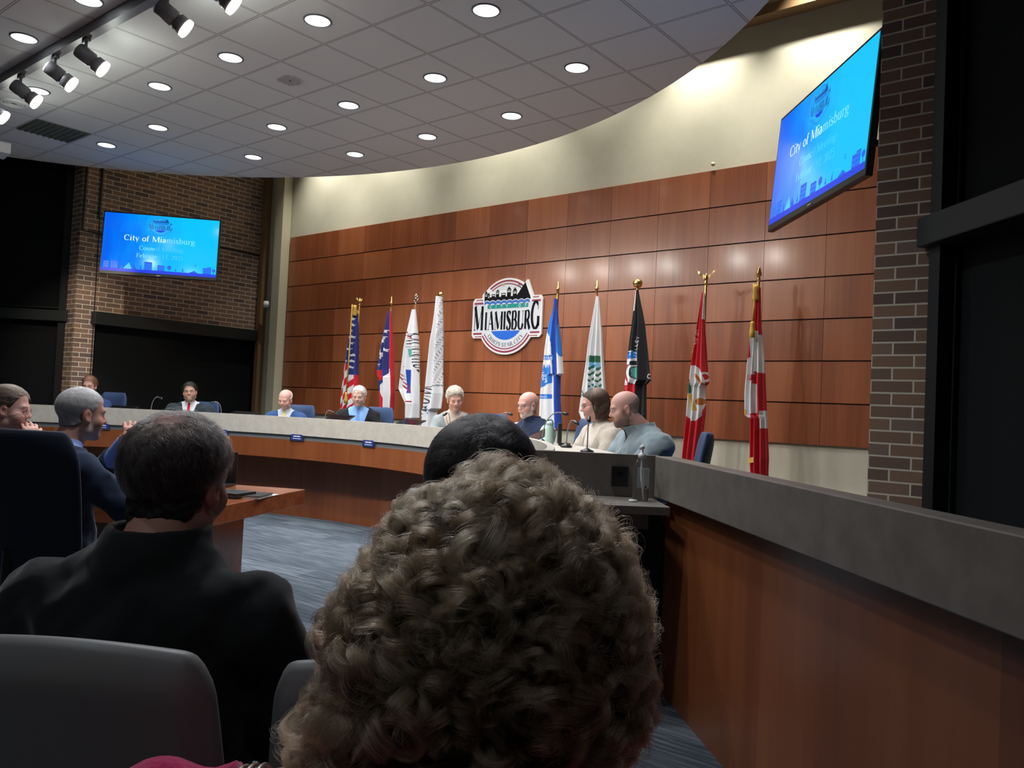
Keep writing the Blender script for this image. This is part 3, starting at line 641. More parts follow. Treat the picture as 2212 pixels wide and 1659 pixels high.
def person(label, head, face, hpose=(0, 0, 0), build=1.0, lean=0.0, seat=.44, floor=0.0, skin='pale', fine=.006, coarse=.016,
           jaw=1.0, wide=1.0, cheek=1.0, hair=None, beard=None, brow=(.10, .06, .04), top=None, shirt=None, tie=None, vest=None, glasses=None,
           wrists=((-.13, .30, -.47), (.13, .30, -.47)), elbows=((-.27, .05, -.50), (.27, .05, -.50)), hands=True, trousers=(.02, .02, .025),
           neck=1.0, legs=True, fold=.004, eyes=None, collar=True, shoulders=1.0, backlean=0.0, neck_len=0.0, reach=.44, bald=None, cut=None, smile=False):
    """head: world point of the head's centre; face: heading (deg, world) of the body; local axes: y forward, z up, origin below the head"""
    root_loc = (float(head[0]), float(head[1]), floor); hz = float(head[2]) - floor; b = build; R = head_rot(hpose)
    Rm = np.array(R, f32); hc = np.array([0, 0, hz], f32); rz = math.radians(face) - PI / 2
    N0 = Rm @ np.array([0, -.022, -.06], f32) + hc
    nb = (0, -.075 - backlean * .15, hz - .160 - neck_len); sh = hz - .225 - neck_len; sw_ = .178 * b * shoulders
    hip = (0, -.10 - lean, hz - .80); L = lambda w_: (w_[0], w_[1], w_[2] + hz)
    wL, wR, eL, eR = L(wrists[0]), L(wrists[1]), L(elbows[0]), L(elbows[1])
    hipz = seat + .10; hip = (0, -.10 - lean, hipz)
    xs = axis_pts(-.36 * b - .05, .36 * b + .05, -.105 * wide, .105 * wide, fine, coarse)
    ys = axis_pts(-.34 - lean, .62, -.125, .135, fine, coarse); zs = axis_pts(hipz - .20, hz + .13, hz - .175, hz + .14, fine, coarse)
    P = fieldgrid((xs, ys, zs)); Q = (P - hc) @ Rm
    dh = head_field(Q, jaw, wide, 1.0, cheek)
    dh = smin(dh, cap(P, N0, nb, .050 * neck, .060 * neck), .03)
    mid = (0, (nb[1] + hip[1]) / 2 - .01, (nb[2] + hipz) / 2)
    T = cap(P, (-sw_ * .72, nb[1] - .01, sh - .02), (sw_ * .72, nb[1] - .01, sh - .02), .062 * b)
    T = smin(T, ell(P, (0, nb[1] - .012, sh - .13), (.168 * b, .110 * b, .20)), .05)
    T = smin(T, ell(P, (0, hip[1] * .75 + nb[1] * .25 + .01, hipz + .13), (.158 * b, .125 * b, .20)), .07)
    T = smin(T, cap(P, (-.07, nb[1] - .005, nb[2] - .03), (.07, nb[1] - .005, nb[2] - .03), .045 * b), .05)
    A = None
    for S_, E_, W_ in (((-sw_, nb[1] - .005, sh - .02), eL, wL), ((sw_, nb[1] - .005, sh - .02), eR, wR)):
        a = smin(cap(P, S_, E_, .056 * b, .043 * b), cap(P, E_, W_, .042 * b, .029), .02); A = a if A is None else smin(A, a, .01)
    TA = smin(T, A, .03); full = smin(TA, dh, .035)
    v, q = netmesh((xs, ys, zs), full)
    col = face_color((v - hc) @ Rm, None, SKINS.get(skin, skin), beard, brow, smile=smile)
    # hands, five fingers each, joined to the same skin
    if hands:
        for s, W_, E_ in ((-1, wL, eL), (1, wR, eR)):
            W_ = np.array(W_); dr = W_ - np.array(E_); dr = dr / np.linalg.norm(dr); sd = np.cross(dr, (0, 0, 1)); sd /= np.linalg.norm(sd) + 1e-9; up = np.cross(sd, dr)
            c = W_ + dr * .06; g = [np.arange(c[k] - .13, c[k] + .13, .0055 if fine < .0055 else .008, dtype=f32) for k in range(3)]
            H = fieldgrid(g); d = cap(H, W_ - dr * .03, W_ + dr * .02, .027, .026)
            d = smin(d, cap(H, W_ + dr * .035 - sd * .022, W_ + dr * .035 + sd * .022, .019), .02); d = smin(d, cap(H, W_ + dr * .07 - sd * .026, W_ + dr * .07 + sd * .026, .013), .02)
            for k, (o_, l1) in enumerate(((-.030, .052), (-.010, .062), (.010, .058), (.029, .044))):
                b0 = W_ + dr * .078 + sd * o_; b1 = b0 + dr * l1 * .55 - up * .012 + sd * o_ * .12; b2 = b1 + dr * l1 * .45 - up * .022
                d = smin(d, smin(cap(H, b0, b1, .0092, .0082), cap(H, b1, b2, .0082, .0070), .004), .006)
            t0 = W_ + dr * .025 - sd * s * -.024; t1 = t0 + dr * .030 - sd * s * -.024 - up * .008; t2 = t1 + dr * .028 - sd * s * -.004 - up * .006
            d = smin(d, smin(cap(H, t0, t1, .012, .0105), cap(H, t1, t2, .0105, .0085), .004), .010)
            v2, q2 = netmesh(g, d); q = np.concatenate([q, q2 + len(v)]); v = np.concatenate([v, v2]); col = np.concatenate([col, np.tile(np.array(SKINS.get(skin, skin), f32), (len(v2), 1))])
    body = npmesh('person', v, q, 'skin', None, col); body.location = root_loc; body.rotation_euler = (0, 0, rz)
    tag(body, label, 'person')
    # clothing layers share the same field
    def cloth(name, D, color, m=None, ax=(xs, ys, zs), rough=.85, scale=240):
        v_, q_ = netmesh(ax, D)
        if len(v_) == 0: return None
        mm = m or cloth_mat(name + '_cloth', color, scale, .001, rough); return npmesh(name, v_, q_, mm, body)
    X, Y, Z = P[..., 0], P[..., 1], P[..., 2]; fo = wob(P, 38, fold, hz * 9) + wob(P, 85, fold * .35, 2)
    neckcut = cap(P, (0, nb[1] + .012, nb[2] + .015), (0, nb[1] + .03, nb[2] + .25), .064 * neck, .11)
    headguard = -(dh - .006)
    zcut = nb[2] + .02
    base = smin(TA, cap(P, N0, nb, .050 * neck, .058 * neck), .03)
    if shirt:
        near = .16 - np.sqrt(X * X + (Y - nb[1]) ** 2)
        D = smax(base - .008, np.minimum(Z - (nb[2] + .052 - (Y - nb[1]) * .30), near), .006)
        D = smax(D, -(cap(P, (0, nb[1] + .0, nb[2] + .03), (0, nb[1] + .02, nb[2] + .2), .052 * neck, .052 * neck)), .004) if collar else D
        cloth('shirt', D, shirt)
    if tie:
        sD = base - .013; wdt = .016 + .02 * np.clip((nb[2] - Z) / .3, 0, 1)
        D = np.maximum(np.maximum(sD, np.abs(X) - wdt), np.maximum(nb[1] + .02 - Y, Z - (nb[2] + .012))); D = np.maximum(D, nb[2] - .36 - Z)
        xs2 = axis_pts(-.06, .06, -.045, .045, .005, .01)
        P2 = fieldgrid((xs2, ys, zs)); X2 = P2[..., 0]; k0 = int(np.argmin(np.abs(xs))); band = np.repeat(sD[k0:k0 + 1], len(xs2), 0)
        w2 = .014 + .02 * np.clip((nb[2] - P2[..., 2]) / .3, 0, 1); D2 = np.maximum(np.maximum(band, np.abs(X2) - w2), np.maximum(nb[1] + .03 - P2[..., 1], P2[..., 2] - (nb[2] + .018))); D2 = np.maximum(D2, nb[2] - .36 - P2[..., 2])
        cloth('tie', D2, tie, ax=(xs2, ys, zs))
    if top:
        tc, style = top[:2]; th = .020 if style in ('suit', 'cardigan', 'zip') else .014
        D = base - th - fo
        if style == 'suit' or style == 'cardigan':
            V_ = np.abs(X) - (.012 + .26 * np.clip(Z - (nb[2] - (.30 if style == 'suit' else .42)), 0, 1)); D = smax(D, -np.maximum(V_, nb[1] + .005 - Y), .004)
            D = smax(D, np.minimum(Z - (nb[2] + .022 - (Y - nb[1]) * .25), .16 - np.sqrt(X * X + (Y - nb[1]) ** 2)), .008); D = np.maximum(D, -neckcut)
        elif style == 'crew': D = smax(D, np.minimum(Z - (nb[2] + .012), .14 - np.sqrt(X * X + (Y - nb[1]) ** 2)), .008); D = np.maximum(D, -neckcut)
        elif style == 'zip':
            D = smin(D, cap(P, (0, nb[1] + .004, nb[2] + .0), (0, nb[1] + .018, nb[2] + .055), .080 * neck, .074 * neck), .02); D = smax(D, Z - (nb[2] + .068 - (Y - nb[1]) * .2), .004)
            D = smax(D, -np.maximum(np.abs(X) - (.004 + .20 * np.clip(Z - (nb[2] - .06), 0, 1)), nb[1] + .03 - Y), .003); D = np.maximum(D, -cap(P, (0, nb[1] + .008, nb[2] + .01), (0, nb[1] + .025, nb[2] + .2), .066 * neck, .068 * neck))
        elif style == 'collar':                       # jacket with a stand-and-fall collar
            D = smin(D, cap(P, (0, nb[1] + .0, nb[2] + .004), (0, nb[1] + .02, nb[2] + .048), .088 * neck, .080 * neck), .02); D = smax(D, Z - (nb[2] + .066), .005)
            D = np.maximum(D, -cap(P, (0, nb[1] + .010, nb[2] + .01), (0, nb[1] + .03, nb[2] + .2), .066 * neck, .07 * neck))
        if cut: D = np.maximum(D, -sph(P, L(cut[0]), cut[1]))
        cloth(top[2] if len(top) > 2 else 'jacket', D, tc, top[3] if len(top) > 3 else None)
    if vest:
        D = smax(smin(T, cap(P, N0, nb, .05, .056), .03) - .024 - fo, Z - (nb[2] + .04), .006); D = smin(D, smax(cap(P, (0, nb[1], nb[2]), (0, nb[1] + .018, nb[2] + .05), .082, .078), Z - (nb[2] + .062), .004), .015)
        D = smax(D, np.abs(X) - (sw_ * 1.0), .01); D = np.maximum(D, -neckcut * 1.0); D = np.maximum(D, -cap(P, (0, nb[1] + .008, nb[2] + .01), (0, nb[1] + .03, nb[2] + .2), .066, .068)); cloth('vest', D, vest)
    # trousers and shoes
    if legs:
        g = [np.arange(-.30, .30, .022, dtype=f32), np.arange(hip[1] - .22, hip[1] + .78, .022, dtype=f32), np.arange(0, hipz + .18, .022, dtype=f32)]
        G = fieldgrid(g); D = None; S2 = None
        for s in (-1, 1):
            h0 = (s * .09, hip[1], hipz - .01); kn = (s * .13, hip[1] + reach, seat + .05); an = (s * .13, hip[1] + reach - .04, .10)
            a = smin(cap(G, h0, kn, .085 * b, .062 * b), cap(G, kn, an, .062 * b, .046), .03); D = a if D is None else smin(D, a, .02)
            c_ = smin(cap(G, (s * .13, hip[1] + reach - .06, .05), (s * .13, hip[1] + reach + .10, .035), .042, .034), sph(G, an, .045), .02); S2 = c_ if S2 is None else np.minimum(S2, c_)
        D = smin(D, ell(G, (0, hip[1], hipz), (.175 * b, .14 * b, .12)), .05)
        cloth('trousers', D, trousers, ax=g); cloth('shoes', S2, (.015, .012, .01), ax=g)
    Hm = Matrix.Translation(Vector(hc)) @ R.to_4x4()
    if glasses:
        mbg = MB(); gm = mat('glasses_frame', glasses, .3, metal=.3)
        for s in (-1, 1):
            mbg.tube([Hm @ Vector((s * (.0325 + .0245 * math.copysign(abs(math.cos(a)) ** .7, math.cos(a))), .094 - .006 * abs(math.cos(a)), -.007 + .0165 * math.copysign(abs(math.sin(a)) ** .7, math.sin(a)))) for a in [2 * PI * k / 16 for k in range(17)]], .0017, 5, gm, cap=False)
            mbg.tube([Hm @ Vector(p) for p in ((s * .057 * 1, .088, -.001), (s * .080 * wide, .062, .0), (s * .084 * wide, -.002, .002), (s * .080 * wide, -.02, -.012))], .0018, 5, gm)
        mbg.tube([Hm @ Vector(p) for p in ((-.009, .094, -.003), (0, .098, .0), (.009, .094, -.003))], .0016, 5, gm)
        mbg.build('glasses', body, smooth=True)
    if eyes:
        for s in (-1, 1):
            me = MB(); c = Hm @ Vector((s * .031, .0735, -.005)); me.lathe([(0, .0125), (.0035, .0120)], c, 14, mat('pupil', (.02, .015, .012), .1) if 'pupil' not in bpy.data.materials else bpy.data.materials['pupil'], (R @ Matrix.Rotation(-PI / 2, 3, 'X')), cap=False)
            me.lathe([(.0035, .0120), (.0060, .0110)], c, 14, mat('iris', eyes, .2), (R @ Matrix.Rotation(-PI / 2, 3, 'X')), cap=False); me.lathe([(.006, .0110), (.0078, .0097)], c, 14, mat('eye_white', (.7, .68, .65), .3) if 'eye_white' not in bpy.data.materials else bpy.data.materials['eye_white'], (R @ Matrix.Rotation(-PI / 2, 3, 'X')), cap=False)
            me.build('eye', body, smooth=True)
    hm = None
    if hair:
        hcol, hcol2, thick, region = hair[:4]; jit = hair[4] if len(hair) > 4 else .004
        g = [np.arange(-.15, .15, fine * .8, dtype=f32), np.arange(-.175, .15, fine * .8, dtype=f32), np.arange(-.20, .17, fine * .8, dtype=f32)]
        G = fieldgrid(g); hd = ell(G, (0, -.014, .032), (.077 * wide, .098, .082)); hd = smin(hd, ell(G, (0, -.02, -.045), (.062 * wide, .065, .07)), .03)
        hd = smin(hd, cap(G, (0, -.022, -.06), (0, -.05, -.16), .05), .03)
        D = hd - thick(G) - wob(G, 150, jit * .5) - wob(G, 310, jit * .3, 3)
        D = smax(D, region(G), .005)
        D = smax(D, -(hd + .004), .002)
        v_, q_ = netmesh(g, D)
        mixv = (.5 + .5 * np.sin(v_[:, 0] * 260 + 3 * np.sin(v_[:, 2] * 60 + v_[:, 1] * 40)))[:, None] * RNG.random((len(v_), 1))
        hcv = np.array(hcol, f32) * (1 - mixv) + np.array(hcol2, f32) * mixv
        if bald is not None: bm_ = np.clip(bald(v_), 0, 1)[:, None] * (.75 + .25 * RNG.random((len(v_), 1))); hcv = hcv * (1 - bm_) + np.array(SKINS.get(skin, skin), f32) * .8 * bm_
        hm = npmesh('hair', v_ @ Rm.T + hc, q_, 'hairmesh', body, hcv)
    return body, hm, Hm
# hair regions in head space (negative inside)
def reg_short(lift=0.0, burn=-.030, nape=-.080, crown=None, fwd=None):
    ys_ = [-.12, -.06, -.03, .0, .018, .035, .06, .085, .11]
    zs_ = [nape, nape, -.05, burn, -.005, .022 + lift * .5, .066 + lift, .086 + lift, .095 + lift]
    def f(G):
        x, y, z = G[..., 0], G[..., 1], G[..., 2]
        d = np.interp(y, ys_, zs_).astype(f32) - z
        d = np.maximum(d, np.minimum(.030 - np.sqrt((y - .002) ** 2 + (z + .016) ** 2), np.abs(x) - .060))
        if crown is not None: d = np.maximum(d, z - crown + np.clip(y + .03, -.1, .1) * .6)
        if fwd is not None: d = np.maximum(d, y - fwd)
        return d
    return f
def reg_long(bottom=-.19, frontlow=.012):
    ys_ = [.0, .03, .06, .09]; zs_ = [-.2, .02, .062, .084]
    def f(G):
        x, y, z = G[..., 0], G[..., 1], G[..., 2]
        a = np.interp(y, ys_, zs_).astype(f32) - z; a = np.minimum(a, y - frontlow)
        return np.maximum(a, bottom - z)
    return f
def const(t): return lambda G: t + 0 * G[..., 0]
def strands(Hm, parent, name, m, n, length, flow, mask, rx=(.079, .100, .084), cz=.032, lift=(.004, .004), rad=.00018, k=10, jitter=.25, clump=0, wave=0.0):
    """short hair combed over the skull: each strand runs along the flow field over the scalp ellipsoid (head space)"""
    u = RNG.normal(size=(n * 4, 3)); u /= np.linalg.norm(u, axis=1)[:, None]
    c = np.array([0, -.014, cz]); r = np.array(rx)
    p = u * r + c; keep = RNG.random(len(p)) < mask(p); u = u[keep][:n]; n = len(u)
    ln = length * (1 + jitter * RNG.normal(size=(n, 1))); jit = RNG.normal(size=(n, 3)) * jitter
    if clump:
        cen = u[RNG.integers(0, n, clump)]; idx = np.argmax(u @ cen.T, 1); cj = RNG.normal(size=(clump, 3)) * jitter * 1.6; jit = jit * .35 + cj[idx]; ln = ln * (1 + .3 * RNG.normal(size=(clump, 1))[idx])
    P_ = np.zeros((n, k, 3)); lay = RNG.random((n, 1)); ph = RNG.random((n, 1)) * 6
    for j in range(k):
        t = j / (k - 1); off = .0 + lift[0] * lay + lift[1] * np.sin(t * PI * .8) * (.5 + lay)
        P_[:, j] = u * (r + off) + c
        if wave: P_[:, j] += jit * wave * np.sin(6 * t + ph)
        f = flow(P_[:, j]) + jit; f -= u * (f * u).sum(1)[:, None]; f /= np.linalg.norm(f, axis=1)[:, None] + 1e-9
        u = u + f * ln / (k - 1) / r.mean(); u /= np.linalg.norm(u, axis=1)[:, None]
    H = np.array(Hm); W_ = P_ @ H[:3, :3].T + H[:3, 3]
    rr = rad * np.linspace(1, .45, k)[None, :].repeat(n, 0)
    return hair_curves(name, W_, rr, m, parent)

# ================================================================== furniture for people
def office_chair(label, x, y, z, heading, vinyl='navy_vinyl', hback=.98, w=.46, seat=.47, group='blue swivel chairs behind the council desk', recl=.10):
    """swivel chair; heading is where its sitter faces; hback is the top of the backrest above z"""
    t = thing('office_chair', label, 'chair', (x, y, z), math.radians(heading) - PI / 2, group); hb = hback - seat - .07
    def bk(u, v):
        a = (u - .5) * 2; zz = seat + .07 + hb * v; ww = w / 2 * (1 - .10 * abs(2 * v - 1) ** 3) * (1 - .14 * max(0, v - .86) / .14)
        return (a * ww, -.22 - recl * v + .045 * a * a, zz)
    def outer(u, v):                                   # closed cushion: front and back sheets joined at a rounded rim
        s = (u * 2) % 2; side = 1 if s < 1 else -1; q = s if s < 1 else 2 - s
        return None
    mb = MB(); NU, NV = 14, 16; f = [[Vector(bk(i / NU, j / NV)) for i in range(NU + 1)] for j in range(NV + 1)]
    def th(i, j): e = min(i, NU - i, j, NV - j); return .010 + .026 * min(1, e / 2.2) ** .5
    fr = [[f[j][i] + Vector((0, th(i, j), 0)) for i in range(NU + 1)] for j in range(NV + 1)]; bkk = [[f[j][i] - Vector((0, th(i, j) * .8, 0)) for i in range(NU + 1)] for j in range(NV + 1)]
    vs = [p for r_ in fr for p in r_] + [p for r_ in bkk for p in r_]; o = (NU + 1) * (NV + 1); id_ = lambda i, j: j * (NU + 1) + i; fs = []
    for j in range(NV):
        for i in range(NU):
            fs.append((id_(i, j), id_(i + 1, j), id_(i + 1, j + 1), id_(i, j + 1))); fs.append((o + id_(i, j), o + id_(i, j + 1), o + id_(i + 1, j + 1), o + id_(i + 1, j)))
    for i in range(NU):
        for j in (0, NV): fs.append((id_(i, j), id_(i + 1, j), o + id_(i + 1, j), o + id_(i, j)))
    for j in range(NV):
        for i in (0, NU): fs.append((id_(i, j), id_(i, j + 1), o + id_(i, j + 1), o + id_(i, j)))
    mb.add(vs, fs, vinyl); mb.build('backrest', t, smooth=True, sub=1)
    MB().box((0, .02, seat), (w, .46, .085), vinyl).build('seat', t, bevel=.03, seg=4)
    MB().tube([(0, -.24 - recl * .4, seat + .28), (0, -.27, seat + .05), (0, -.16, seat - .06), (0, 0, seat - .06)], .018, 8, 'black').build('back_bracket', t)
    for s in (-1, 1):
        MB().tube([(s * (w / 2 + .01), -.02, seat - .03), (s * (w / 2 + .045), -.02, seat + .05), (s * (w / 2 + .045), -.03, seat + .19)], .014, 8, 'black').box((s * (w / 2 + .045), .0, seat + .205), (.06, .25, .03), 'black').build('armrest', t, bevel=.008)
    MB().lathe([(.026, .08), (.026, seat - .2), (.018, seat - .2), (.018, seat - .05)], n=16, m='chrome').build('gas_lift', t)
    mb = MB()
    for k in range(5):
        a = 2 * PI * k / 5 + .3; mb.tube([(0, 0, .10), (.28 * math.cos(a), .28 * math.sin(a), .075)], [.028, .016], 8, 'black')
    mb.build('star_base', t)
    for k in range(5):
        a = 2 * PI * k / 5 + .3; MB().lathe([(.010, -.022), (.030, -.018), (.030, .018), (.010, .022)], (.28 * math.cos(a), .28 * math.sin(a), .032), 14, 'black', Matrix.Rotation(PI / 2, 3, 'X') @ Matrix.Rotation(a, 3, 'Y')).build('caster', t, smooth=True)
    return t
def hd(deg): return Vector((math.cos(math.radians(deg)), math.sin(math.radians(deg))))
def seated_chair(label, head, face, **kw):
    q = Vector((head[0], head[1])) - hd(face) * .10
    return office_chair(label, q.x, q.y, kw.pop('z', ZP), face, **kw)
def on_ring(px_, py_, R):
    r = ray(px_, py_); d = r[:2]; o = -np.array(DC); A = d @ d; B = 2 * o @ d; C_ = o @ o - R * R
    return EYE + r * ((-B + math.sqrt(B * B - 4 * A * C_)) / 2 / A)

# ================================================================== council members
WHITE = (.62, .60, .56)
h1 = on_ring(193, 833, 5.62)
b1, _, H1 = person('person with reddish hair and glasses half hidden behind the grey-cropped head', h1, -48, (.1, .12, 0), floor=ZP, reach=.20, fine=.0048, skin='pink', hair=((.17, .085, .045), (.26, .14, .07), const(.010), reg_short(-.004)), glasses=(.05, .04, .05), shirt=(.5, .5, .52), top=((.03, .06, .16), 'suit'), tie=(.1, .02, .03), jaw=.95)
office_chair('blue swivel chair beside the reddish-haired person, against the black shade', h1[0] + .07, h1[1] + .08, ZP, -70, hback=1.20)
h2 = on_ring(410, 846, 5.62)
b2, _, H2 = person('smiling person with black hair, glasses, dark suit and red tie', h2, -42, (.10, -.02, .10), floor=ZP, reach=.20, fine=.0048, skin='tan', build=1.16, shoulders=1.05, cheek=1.12, jaw=1.12, hair=((.008, .007, .007), (.02, .017, .015), const(.011), reg_short(-.002)), glasses=(.03, .015, .012), shirt=(.72, .73, .76), tie=(.55, .025, .035), top=((.026, .036, .042), 'suit'), brow=(.03, .02, .018), beard=((.16, .09, .07), .25), smile=True)
office_chair('blue swivel chair behind the smiling person in the red tie', h2[0] - .07, h2[1] + .08, ZP, -72, hback=1.13)
h3 = on_ring(616, 862, 5.62)
person('bald person in bright blue suit and yellow tie looking down', h3, -52, (-.12, .34, -.05), floor=ZP, reach=.20, fine=.0048, skin='pink', build=1.08, hair=((.62, .60, .56), (.45, .43, .40), const(.006), reg_short(crown=.045)), shirt=(.52, .55, .62), tie=(.72, .58, .16), top=((.030, .075, .20), 'suit'), brow=(.40, .33, .28))
office_chair('blue swivel chair behind the bald person in the yellow tie', h3[0] + .0, h3[1] + .05, ZP, -75, hback=1.15)
h4 = on_ring(775, 855, 5.62)
b4, _, H4 = person('elderly white-haired person in black cardigan over light blue shirt', h4, -46, (-.08, .22, 0), floor=ZP, reach=.20, fine=.0048, skin='pale', build=1.05, hair=((.66, .62, .57), (.50, .46, .42), const(.005), reg_short(.012)), shirt=(.22, .40, .72), tie=(.14, .26, .55), top=((.010, .010, .011), 'cardigan'), brow=(.45, .40, .36), jaw=.97)
office_chair('blue swivel chair behind the elderly person in the black cardigan', h4[0] + .10, h4[1] + .04, ZP, -78, hback=1.17)
h5 = on_ring(983, 862, 5.60)
b5, _, H5 = person('person with swept-up blonde hair, grey cardigan and chain necklace', h5, -44, (.12, .30, .10), floor=ZP, reach=.20, fine=.0048, skin='pink', build=.94, shoulders=.94, jaw=.9, hair=((.40, .36, .29), (.28, .24, .19), lambda G: .007 + .016 * np.clip((G[..., 2] - .04) / .06, 0, 1), reg_short(-.004, nape=-.07)), shirt=(.55, .45, .38), top=((.24, .27, .28), 'cardigan'), brow=(.30, .20, .14))
hz5 = h5[2] - ZP
mb = MB()
for k in range(26):
    a = PI * (k / 25) ; p = (math.cos(a) * .085, .02 + .035 * math.sin(a) ** .5, hz5 - .19 - .115 * math.sin(a)); q = (math.cos(a + .09) * .085, .02 + .035 * abs(math.sin(a + .09)) ** .5, hz5 - .19 - .115 * math.sin(a + .09))
    mb.tube([p, q], .0052 if k % 2 else .0035, 6, mat('necklace_bronze', (.22, .16, .09), .3, metal=.8) if k == 0 else bpy.data.materials['necklace_bronze'])
mb.build('necklace', b5, smooth=True)
office_chair('blue swivel chair behind the blonde-haired person in grey', h5[0] + .24, h5[1] + .12, ZP, -80, hback=1.16)
h6 = on_ring(1140, 874, 5.45)
person('bald bearded person in glasses and navy vest facing left', h6, -100, (-.02, .16, -.05), floor=ZP, reach=.20, fine=.0048, skin='pink', build=1.12, hair=((.50, .42, .38), (.62, .5, .44), const(.0015), reg_short(crown=.02), .0008), glasses=(.05, .05, .07), shirt=(.50, .60, .68), top=((.50, .60, .68), 'crew', 'shirt_sleeves'), vest=(.014, .024, .055), beard=((.55, .50, .46), .75), brow=(.35, .24, .2), eyes=(.08, .07, .06))
p_ = at(1220, 930, 7.55); office_chair('navy swivel chair behind the bald person in the vest', p_[0], p_[1], ZP, -115, hback=1.16)
h7 = at(1283, 874, 6.35)
b7, _, H7 = person('person with long dark brown hair, glasses and beige cardigan in profile', h7, -122, (-.25, .18, 0), floor=ZP, reach=.20, fine=.0048, skin='pink', build=1.18, jaw=1.02, cheek=1.1, hair=((.045, .028, .020), (.095, .055, .038), lambda G: .008 + .020 * np.clip(-G[..., 2] / .1, 0, 1), reg_long(-.12, -.022), .002), glasses=(.03, .015, .02), shirt=(.60, .54, .48), top=((.44, .39, .33), 'cardigan', 'cardigan', cloth_mat('beige_knit', (.44, .39, .33), 90, .004, .95, .3)), brow=(.06, .04, .03))
h8 = at(1348, 882, 5.55)
person('bald person with dark beard in grey-blue zip sweater leaning forward', h8, -128, (-.14, .24, 0), floor=ZP, reach=.20, fine=.0048, skin='pink', build=1.42, neck=1.3, shoulders=1.08, cheek=1.1, jaw=1.1, lean=.16, backlean=.45, hair=((.30, .22, .19), (.44, .31, .26), const(.0012), reg_short(crown=.035), .0008), shirt=(.05, .07, .12), top=((.20, .25, .275), 'zip', 'sweater', cloth_mat('grey_blue_knit', (.20, .25, .275), 160, .002, .95, .3)), beard=((.10, .065, .05), .85), eyes=(.06, .05, .04), brow=(.06, .04, .03), fold=.006)
p_ = at(1425, 960, 5.2); office_chair('empty navy swivel chair at the right end, seen from the side', p_[0], p_[1], ZP, -150, hback=1.13, vinyl='navy_vinyl')

fb = lambda p: np.stack([p[:, 0] * 4, -1.0 + 0 * p[:, 0], -.25 - 6 * np.clip(.02 - p[:, 2], 0, 1)], -1)
top_mask = lambda p: ((p[:, 2] > -.05) & ((p[:, 1] < .015) | (p[:, 2] > .062)) & ~((np.abs(p[:, 0]) > .058) & (np.abs(p[:, 1]) < .03) & (p[:, 2] < .012))) * 1.0
strands(H1, b1, 'reddish_hair', hair_mat('reddish_hair', (.22, .10, .05)), 4000, .05, fb, top_mask, rx=(.087, .108, .092), lift=(.004, .006), rad=.0004, k=7)
strands(H2, b2, 'black_hair', hair_mat('short_black_hair', (.02, .017, .015)), 4000, .045, fb, top_mask, rx=(.088, .109, .093), lift=(.003, .006), rad=.0004, k=7)
strands(H4, b4, 'white_hair', hair_mat('white_hair', (.72, .70, .67)), 2600, .04, lambda p: np.stack([p[:, 0] * 14, -.6 + 0 * p[:, 0], -.4 + 0 * p[:, 0]], -1), lambda p: top_mask(p) * np.where(p[:, 2] > .07, .5, 1), rx=(.082, .103, .088), lift=(.003, .006), rad=.0004, k=7)
strands(H5, b5, 'blonde_hair', hair_mat('blonde_hair', (.46, .39, .28)), 6000, .06, lambda p: np.stack([p[:, 0] * -3, -.8 + 0 * p[:, 0], .35 + 0 * p[:, 0]], -1), top_mask, rx=(.086, .106, .100), lift=(.003, .010), rad=.0004, k=8, clump=160)
# shoulder-length hair falling from a parting
def long_hair(Hm, parent, name, m, n=9000, bottom=-.15):
    g = np.random.default_rng(4); az = g.uniform(math.radians(62), math.radians(298), (n, 1)); th0 = g.uniform(.05, 1.2, (n, 1)); lay = g.random((n, 1)); L_ = g.uniform(.75, 1.0, (n, 1)); ph = g.random((n, 1)) * 6; K_ = 14; out_ = np.zeros((n, K_, 3)); wv = np.round(az * 5) * 1.3
    for k in range(K_):
        t = k / (K_ - 1); a = np.minimum(th0 + t * 2.6, 1.62); r = np.array([.084, .104, .090]) + .012 * lay; dropt = np.clip((th0 + t * 2.6 - 1.62) / (2.65 + th0 - 1.62), 0, 1) * (abs(bottom) * L_ + .0)
        x = -np.sin(az) * np.sin(a) * r[:, :1]; y = np.cos(az) * np.sin(a) * r[:, 1:2] - .014; z = np.cos(a) * r[:, 2:3] + .030 - dropt
        s_ = 1 - .18 * (dropt / .15) ** 2; w_ = .006 * np.sin(dropt * 75 + wv) * np.clip(dropt / .04, 0, 1)
        out_[:, k] = np.concatenate([x * s_ + w_, np.minimum(y * s_, np.where(z < .03, .012, 1)) + w_ * .6, z], 1)
    H = np.array(Hm); return hair_curves(name, out_ @ H[:3, :3].T + H[:3, 3], .00038, m, parent)
long_hair(H7, b7, 'long_hair', hair_mat('dark_brown_hair', (.060, .034, .022), .3))

# ================================================================== people in the audience
h9 = at(20, 882, 4.3)
b9, _, H9 = person('person in dark suit and glasses at the left edge with hand on chin', h9, 58, (-.10, .10, 0), skin='pink', build=1.12, cheek=1.12, hair=((.045, .03, .022), (.09, .06, .045), const(.0045), reg_short(.004), .002), glasses=(.35, .16, .18), shirt=(.35, .4, .5), top=((.022, .028, .036), 'suit'), beard=((.20, .12, .09), .3),
       wrists=((-.13, .28, -.45), (.085, .13, -.165)), elbows=((-.27, .05, -.50), (.24, .20, -.42)), fine=.005)
strands(H9, b9, 'dark_brown_hair', hair_mat('short_brown_hair', (.055, .036, .026)), 6000, .03, lambda p: np.stack([p[:, 0] * 3, -1.0 + 0 * p[:, 0], -.3 - 5 * np.clip(.03 - p[:, 2], 0, 1)], -1), top_mask, rx=(.083, .104, .088), lift=(.002, .004), rad=.00028, k=6)
h10 = at(178, 893, 3.75)
